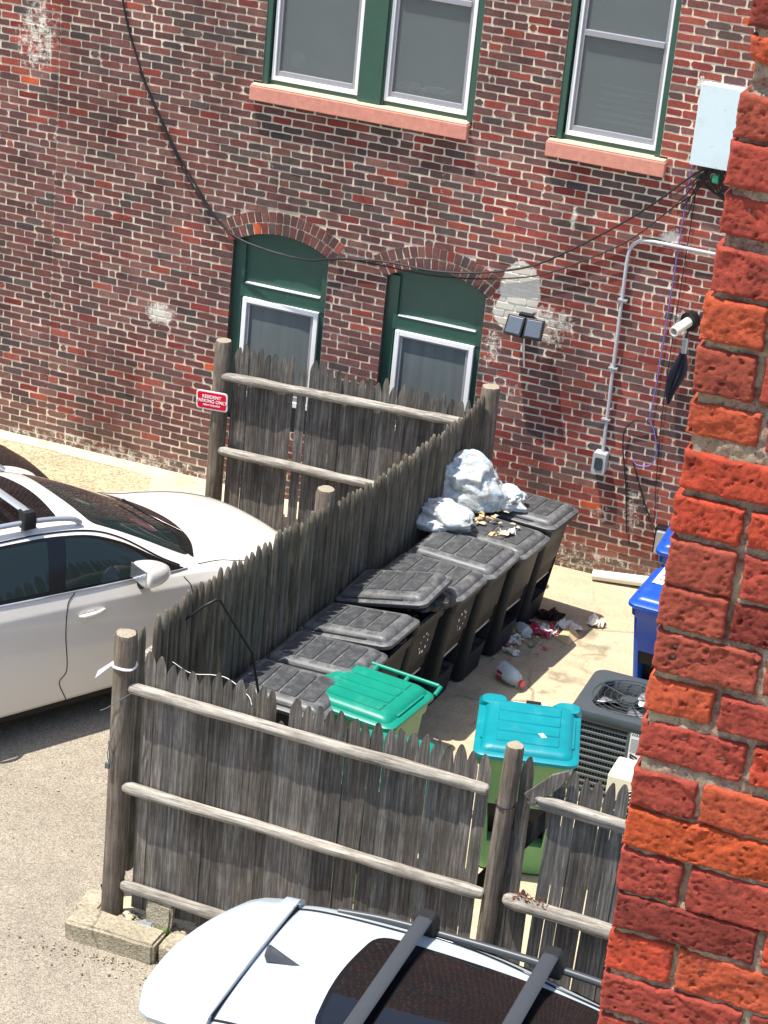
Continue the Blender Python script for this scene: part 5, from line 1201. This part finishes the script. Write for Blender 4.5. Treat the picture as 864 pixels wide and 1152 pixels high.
for x in (-3.42, -2.66):
    f = MB(); f.loft([[(x+.047*math.cos(2*math.pi*k/16), y, 1.722+.012*math.sin(2*math.pi*k/16)) for k in range(16)] for y in (-.69, -.3, 0, .3, .69)]); f.build('cross_bar', M['bar'], fc, 50)
# roof spoiler over the tailgate
f = MB(); rows = []
for x, w, zc_, dz in ((-4.175, .72, 1.650, .0), (-4.32, .72, 1.644, .0), (-4.46, .71, 1.632, .0), (-4.57, .685, 1.616, .0), (-4.625, .63, 1.604, .0), (-4.645, .52, 1.598, 0)):
    top = []; n = 16
    for k in range(n+1):
        y = -w+2*w*k/n; q = abs(2*k/n-1); e = 0 if x > -4.5 else .0
        top.append((x+(1 if x < -4.4 else .3 if x < -4.3 else 0)*(.23*max(0, (y+.25)/.95)**1.7+.06*max(0, (-y-.45)/.25)**2), y, zc_-.030*q**2.2-.05*max(0, q-.88)/.12))
    bot = [(p[0], p[1]*.985, p[2]-.035-.02*(x > -4.3)) for p in reversed(top)]
    rows.append(top+bot)
f.loft(rows); f.build('roof_spoiler', M['paintb'], fc, 40)
f = MB(); f.box((-4.183, -.60, 1.55), (-4.170, .60, 1.61)); f.build('spoiler_gap', M['seam'], fc)
decal(tree3, rpoly([(-.60, 1.20), (-.56, 1.50), (.56, 1.50), (.60, 1.20)], .06, 4), 'x', -1, .006, 'rear_window', M['carglass'], fc)
for s in (-1, 1): decal(tree3, rpoly([(s*.56, .96), (s*.80, .97), (s*.80, 1.10), (s*.56, 1.07)], .02, 3), 'x', -1, .006, 'tail_light', M['tail'], fc)
f = MB(); f.loft([[(-4.10+dx, 0+sg, 1.64+z) for dx, sg, z in sec] for sec in (
    [(.0, -.045, 0), (.16, -.016, 0), (.20, 0, 0), (.16, .016, 0), (.0, .045, 0), (-.03, 0, 0)], [(.0, -.032, .035), (.10, -.013, .03), (.128, 0, .026), (.10, .013, .03), (.0, .032, .035), (-.024, 0, .035)], [(.0, -.008, .078), (.03, -.005, .068), (.042, 0, .062), (.03, .005, .068), (.0, .008, .078), (-.012, 0, .080)])]); f.build('fin_aerial', M['bar'], fc, 50)

# ------------------------------------------------------------------ brick pier close to the camera
CAMZ = 9.3434; PY = -16.7
CAMP = Vector((0, -19.6514, CAMZ))
AX = Matrix(((0.9295300178662129, 0.3572370423750903, 0.09140919779067982), (-0.22431454557395017, 0.3510491889378391, 0.9090915529197473), (-0.29267205286735176, 0.8655323000912116, -0.40644422368785954)))
PX0, PX1, PYB = -.60, .62, -16.15
FPX = 2654.19
def on_pier(px, py):     # measured from the photograph once, used as the bricks' real positions on the pier's face
    d = AX.transposed() @ Vector(((px-432)/FPX, -(py-576)/FPX, 1)); t = (PY-CAMP.y)/d.y; return CAMP.x+d.x*t, CAMP.z+d.z*t
#  course: left edge x at mid height, y of the top and bottom at the left edge, x of the first brick's right end, colour, missing corner
COURSES = [(846, -20, 29, 905, 'dk', 0), (842, 41, 92, 930, 'or', 1), (829, 107, 154, 905, 'br', 0), (819, 160, 208, 935, 'md', 0), (812, 221, 263, 902, 'md', 0), (803, 279, 327, 915, 'md', 0), (790, 334, 380, 859, 'or', 0), (782, 391, 440, 847, 'br', 0),
  (774, 453, 488, 852, 'or', 0), (768, 508, 548, 935, 'rd', 0), (757, 558, 597, 833, 'rd', 0), (751, 607, 655, 824, 'br', 0), (742, 659, 702, 815, 'br', 0), (736, 710, 753, 851, 'br', 0), (726, 763, 798, 798, 'or', 0), (719, 811, 851, 835, 'md', 0),
  (711, 865, 904, 781, 'md', 0), (704, 910, 950, 900, 'br2', 0), (696, 957, 1000, 764, 'md', 0), (692, 1005, 1041, 849, 'dk', 0), (683, 1049, 1089, 753, 'rd', 0), (677, 1096, 1134, 832, 'md', 0), (670, 1142, 1186, 760, 'md', 0), (664, 1194, 1232, 800, 'rd', 0)]
PCOL = {'dk': (138, 60, 50), 'or': (190, 88, 58), 'br': (164, 80, 62), 'md': (164, 72, 58), 'rd': (194, 78, 54), 'br2': (194, 86, 48)}
pier = thing('brick_pier', 'corner of a rough red brick wall close to the viewer along the right edge', 'wall', (0, PY, 0))
pb = MB(off=(0, PY, 0)); rnd = random.Random(17)
def close_brick(mb, x0, x1, z0, z1, tint, rnd, chip=0, nx=None, left=False, dep=.095):
    x0 -= .0014; x1 += .0014; z0 -= .0012; z1 += .0012; nx = max(14, int((x1-x0)/.0031)); nz = max(8, int((z1-z0)/.0031)); sd = rnd.uniform(0, 99); pr = rnd.uniform(-.003, .003); rows = []
    tilt = rnd.uniform(-.02, .02)
    for j in range(nz+1):
        row = []
        for i in range(nx+1):
            u, v = i/nx, j/nz; x = x0+(x1-x0)*u; z = z0+(z1-z0)*v
            # ragged outline
            du = .0030*N3(z*60, sd)+.002*N3(z*170, sd+3); dv = .0026*N3(x*40, sd+7)+.0018*N3(x*140, sd+9)
            x += du*(1-2*u if False else 1)*(abs(2*u-1)**3); z += dv*(abs(2*v-1)**3)
            ed = min(u*(x1-x0), (1-u)*(x1-x0), v*(z1-z0), (1-v)*(z1-z0)); rr_ = .0038
            y = PY+pr+tilt*(x-x0)*.3
            if ed < rr_: y += rr_*.9*(1-math.sqrt(max(0, 1-(1-ed/rr_)**2)))
            y += .0009*noise.fractal(Vector((x*24, z*24, sd)), .7, 2.3, 6)+.0014*N3(x*140, z*160, sd)+.0014*N3(x*300, z*300, sd)
            pit = N3(x*105, z*130, sd+20)
            if pit > .48: y += (pit-.48)*.032
            if N3(x*16, z*20, sd+80) > .25: y += .0022*min(1, (N3(x*16, z*20, sd+80)-.25)*12)
            cr = N3(x*22, z*48, sd+40)
            if abs(cr) < .035 and N3(x*9, z*9, sd+60) > .12: y += .0035*(1-abs(cr)/.035)
            if chip:
                q = (1-u)*.9+(1-v)*1.0-1.22+.10*N3(x*40, z*40, sd)
                if q > 0: y += .05*min(1, q*2.2)+.006*N3(x*120, z*120, sd)
            row.append((x, y, z))
        rows.append(row)
    vs = [p for r in rows for p in r]; n = nx+1
    fs = [(j*n+i, j*n+i+1, (j+1)*n+i+1, (j+1)*n+i) for j in range(nz) for i in range(nx)]
    b = len(vs); per = [j*n for j in range(nz, -1, -1)]+[i for i in range(1, nx+1)]+[j*n+nx for j in range(1, nz+1)]+[nz*n+i for i in range(nx-1, 0, -1)]
    vs += [(vs[i][0], PY+dep, vs[i][2]) for i in per]; m = len(per)
    fs += [(per[k], b+k, b+(k+1) % m, per[(k+1) % m]) for k in range(m)]
    mb.add(vs, fs, 0, tint)
def pcol(key, rnd):
    c = PCOL[key]; k = rnd.uniform(.92, 1.10); return lin(*c, k)
edges = []
for lx, yt, yb, rx, ck, chip in COURSES:
    ym = (yt+yb)/2; xL, _ = on_pier(lx, ym); xl2, zt = on_pier(lx+3, yt); xl3, zb = on_pier(lx-3, yb); xR, _ = on_pier(rx, ym+(rx-lx)*.24)
    edges.append((zb, zt, xL, xR)); close_brick(pb, xL, xR, zb, zt, pcol(ck, rnd), rnd, chip)
    x = xR+rnd.uniform(.010, .016); long_ = (xR-xL) < .15
    while x < .02:
        L = .215 if long_ else .105
        if not long_: long_ = rnd.random() < .5
        close_brick(pb, x, x+L, zb+rnd.uniform(-.003, .003), zt+rnd.uniform(-.003, .003), pcol(rnd.choice(['dk', 'br', 'md', 'md', 'or', 'rd', 'br']), rnd), rnd); x += L+rnd.uniform(.010, .016)
    xs = x
zTop = edges[0][1]; zBot = edges[-1][0]
# plainer courses out of the picture
def plain(z0, z1, x, i):
    k = i % 2
    while x < PX1-.02:
        L = .105 if k else .215; k = 0; x1 = min(x+L, PX1); t = pcol(rnd.choice(['dk', 'br', 'md', 'or', 'rd']), rnd)
        pb.box((x, PY+rnd.uniform(-.003, .003), z0), (x1, PY+.095, z1), 0, t); x = x1+.012
for i, (zb, zt, xL, xR) in enumerate(edges): plain(zb, zt, .05, i)
z = zTop+.014; i = 0
while z < 11: plain(z, z+.0605, -.545, i); z += .0735; i += 1
z = zBot-.0735; i = 0
while z > -.05: plain(z, z+.0605, -.545, i); z -= .0735; i += 1
pb.build('bricks', M['pier'], pier, 60)
# mortar: rough recessed bed behind the bricks
mb = MB(off=(0, PY, 0)); nx, z0, z1 = 190, zBot-.02, zTop+.02; nz = int((z1-z0)/.0042); xa, xb = -.575, .14
def left_edge(z):
    for zb, zt, xL, xR in edges:
        pass
    return min((max(zb-z, z-zt, 0), xL) for zb, zt, xL, xR in edges)[1]+.007
vs = []
for j in range(nz+1):
    z = z0+(z1-z0)*j/nz; le = left_edge(z)
    for i in range(nx+1):
        x = max(xa+(xb-xa)*i/nx, le)
        y = PY+.0100+.006*noise.fractal(Vector((x*45, z*45, 3)), .8, 2.2, 4)+.008*N3(x*9, z*16, 8)
        if N3(x*5, z*14, 2) > .12: y -= .005
        vs.append((x, max(y, PY+.006), z))
n = nx+1; mb.add(vs, [(j*n+i, j*n+i+1, (j+1)*n+i+1, (j+1)*n+i) for j in range(nz) for i in range(nx)])
mb.build('mortar_bed', M['pmortar'], pier, 60)
mb = MB(off=(0, PY, 0)); mb.box((-.525, PY+.03, -.1), (PX1-.005, PYB, 11.0)); mb.build('core', M['pmortar'], pier)

# ------------------------------------------------------------------ light, sky, camera
sun_dir = Vector((-.29, -.215, 1)).normalized()
sl = bpy.data.lights.new('sun', 'SUN'); sl.energy = 4.2; sl.angle = R(.53); sl.color = (1, .955, .88)
so = bpy.data.objects.new('sun', sl); COL.objects.link(so); so.location = (-6, -8, 20); so.rotation_euler = sun_dir.to_track_quat('Z', 'Y').to_euler()
w = bpy.data.worlds.new('World'); S.world = w; w.use_nodes = True; nt = w.node_tree
sky = nt.nodes.new('ShaderNodeTexSky'); sky.sky_type = 'NISHITA'; sky.sun_disc = False; sky.sun_elevation = math.asin(sun_dir.z); sky.sun_rotation = math.atan2(sun_dir.x, sun_dir.y)
sky.air_density = 1.0; sky.dust_density = 1.5
nt.links.new(sky.outputs[0], nt.nodes['Background'].inputs[0]); nt.nodes['Background'].inputs[1].default_value = .135
cam = bpy.data.cameras.new('camera'); co = bpy.data.objects.new('camera', cam); COL.objects.link(co); S.camera = co
cam.sensor_fit = 'VERTICAL'; cam.sensor_height = 36; cam.lens = 36*FPX/1152; cam.clip_end = 500; cam.clip_start = .05
rm = Matrix((AX[0], AX[1], -AX[2])).transposed().to_4x4(); rm.translation = CAMP; co.matrix_world = rm
S.view_settings.view_transform = 'Standard'; S.view_settings.look = 'None'; S.view_settings.exposure = .85; S.view_settings.gamma = 1; S.view_settings.use_curve_mapping = False
S.render.resolution_x = 768; S.render.resolution_y = 1024
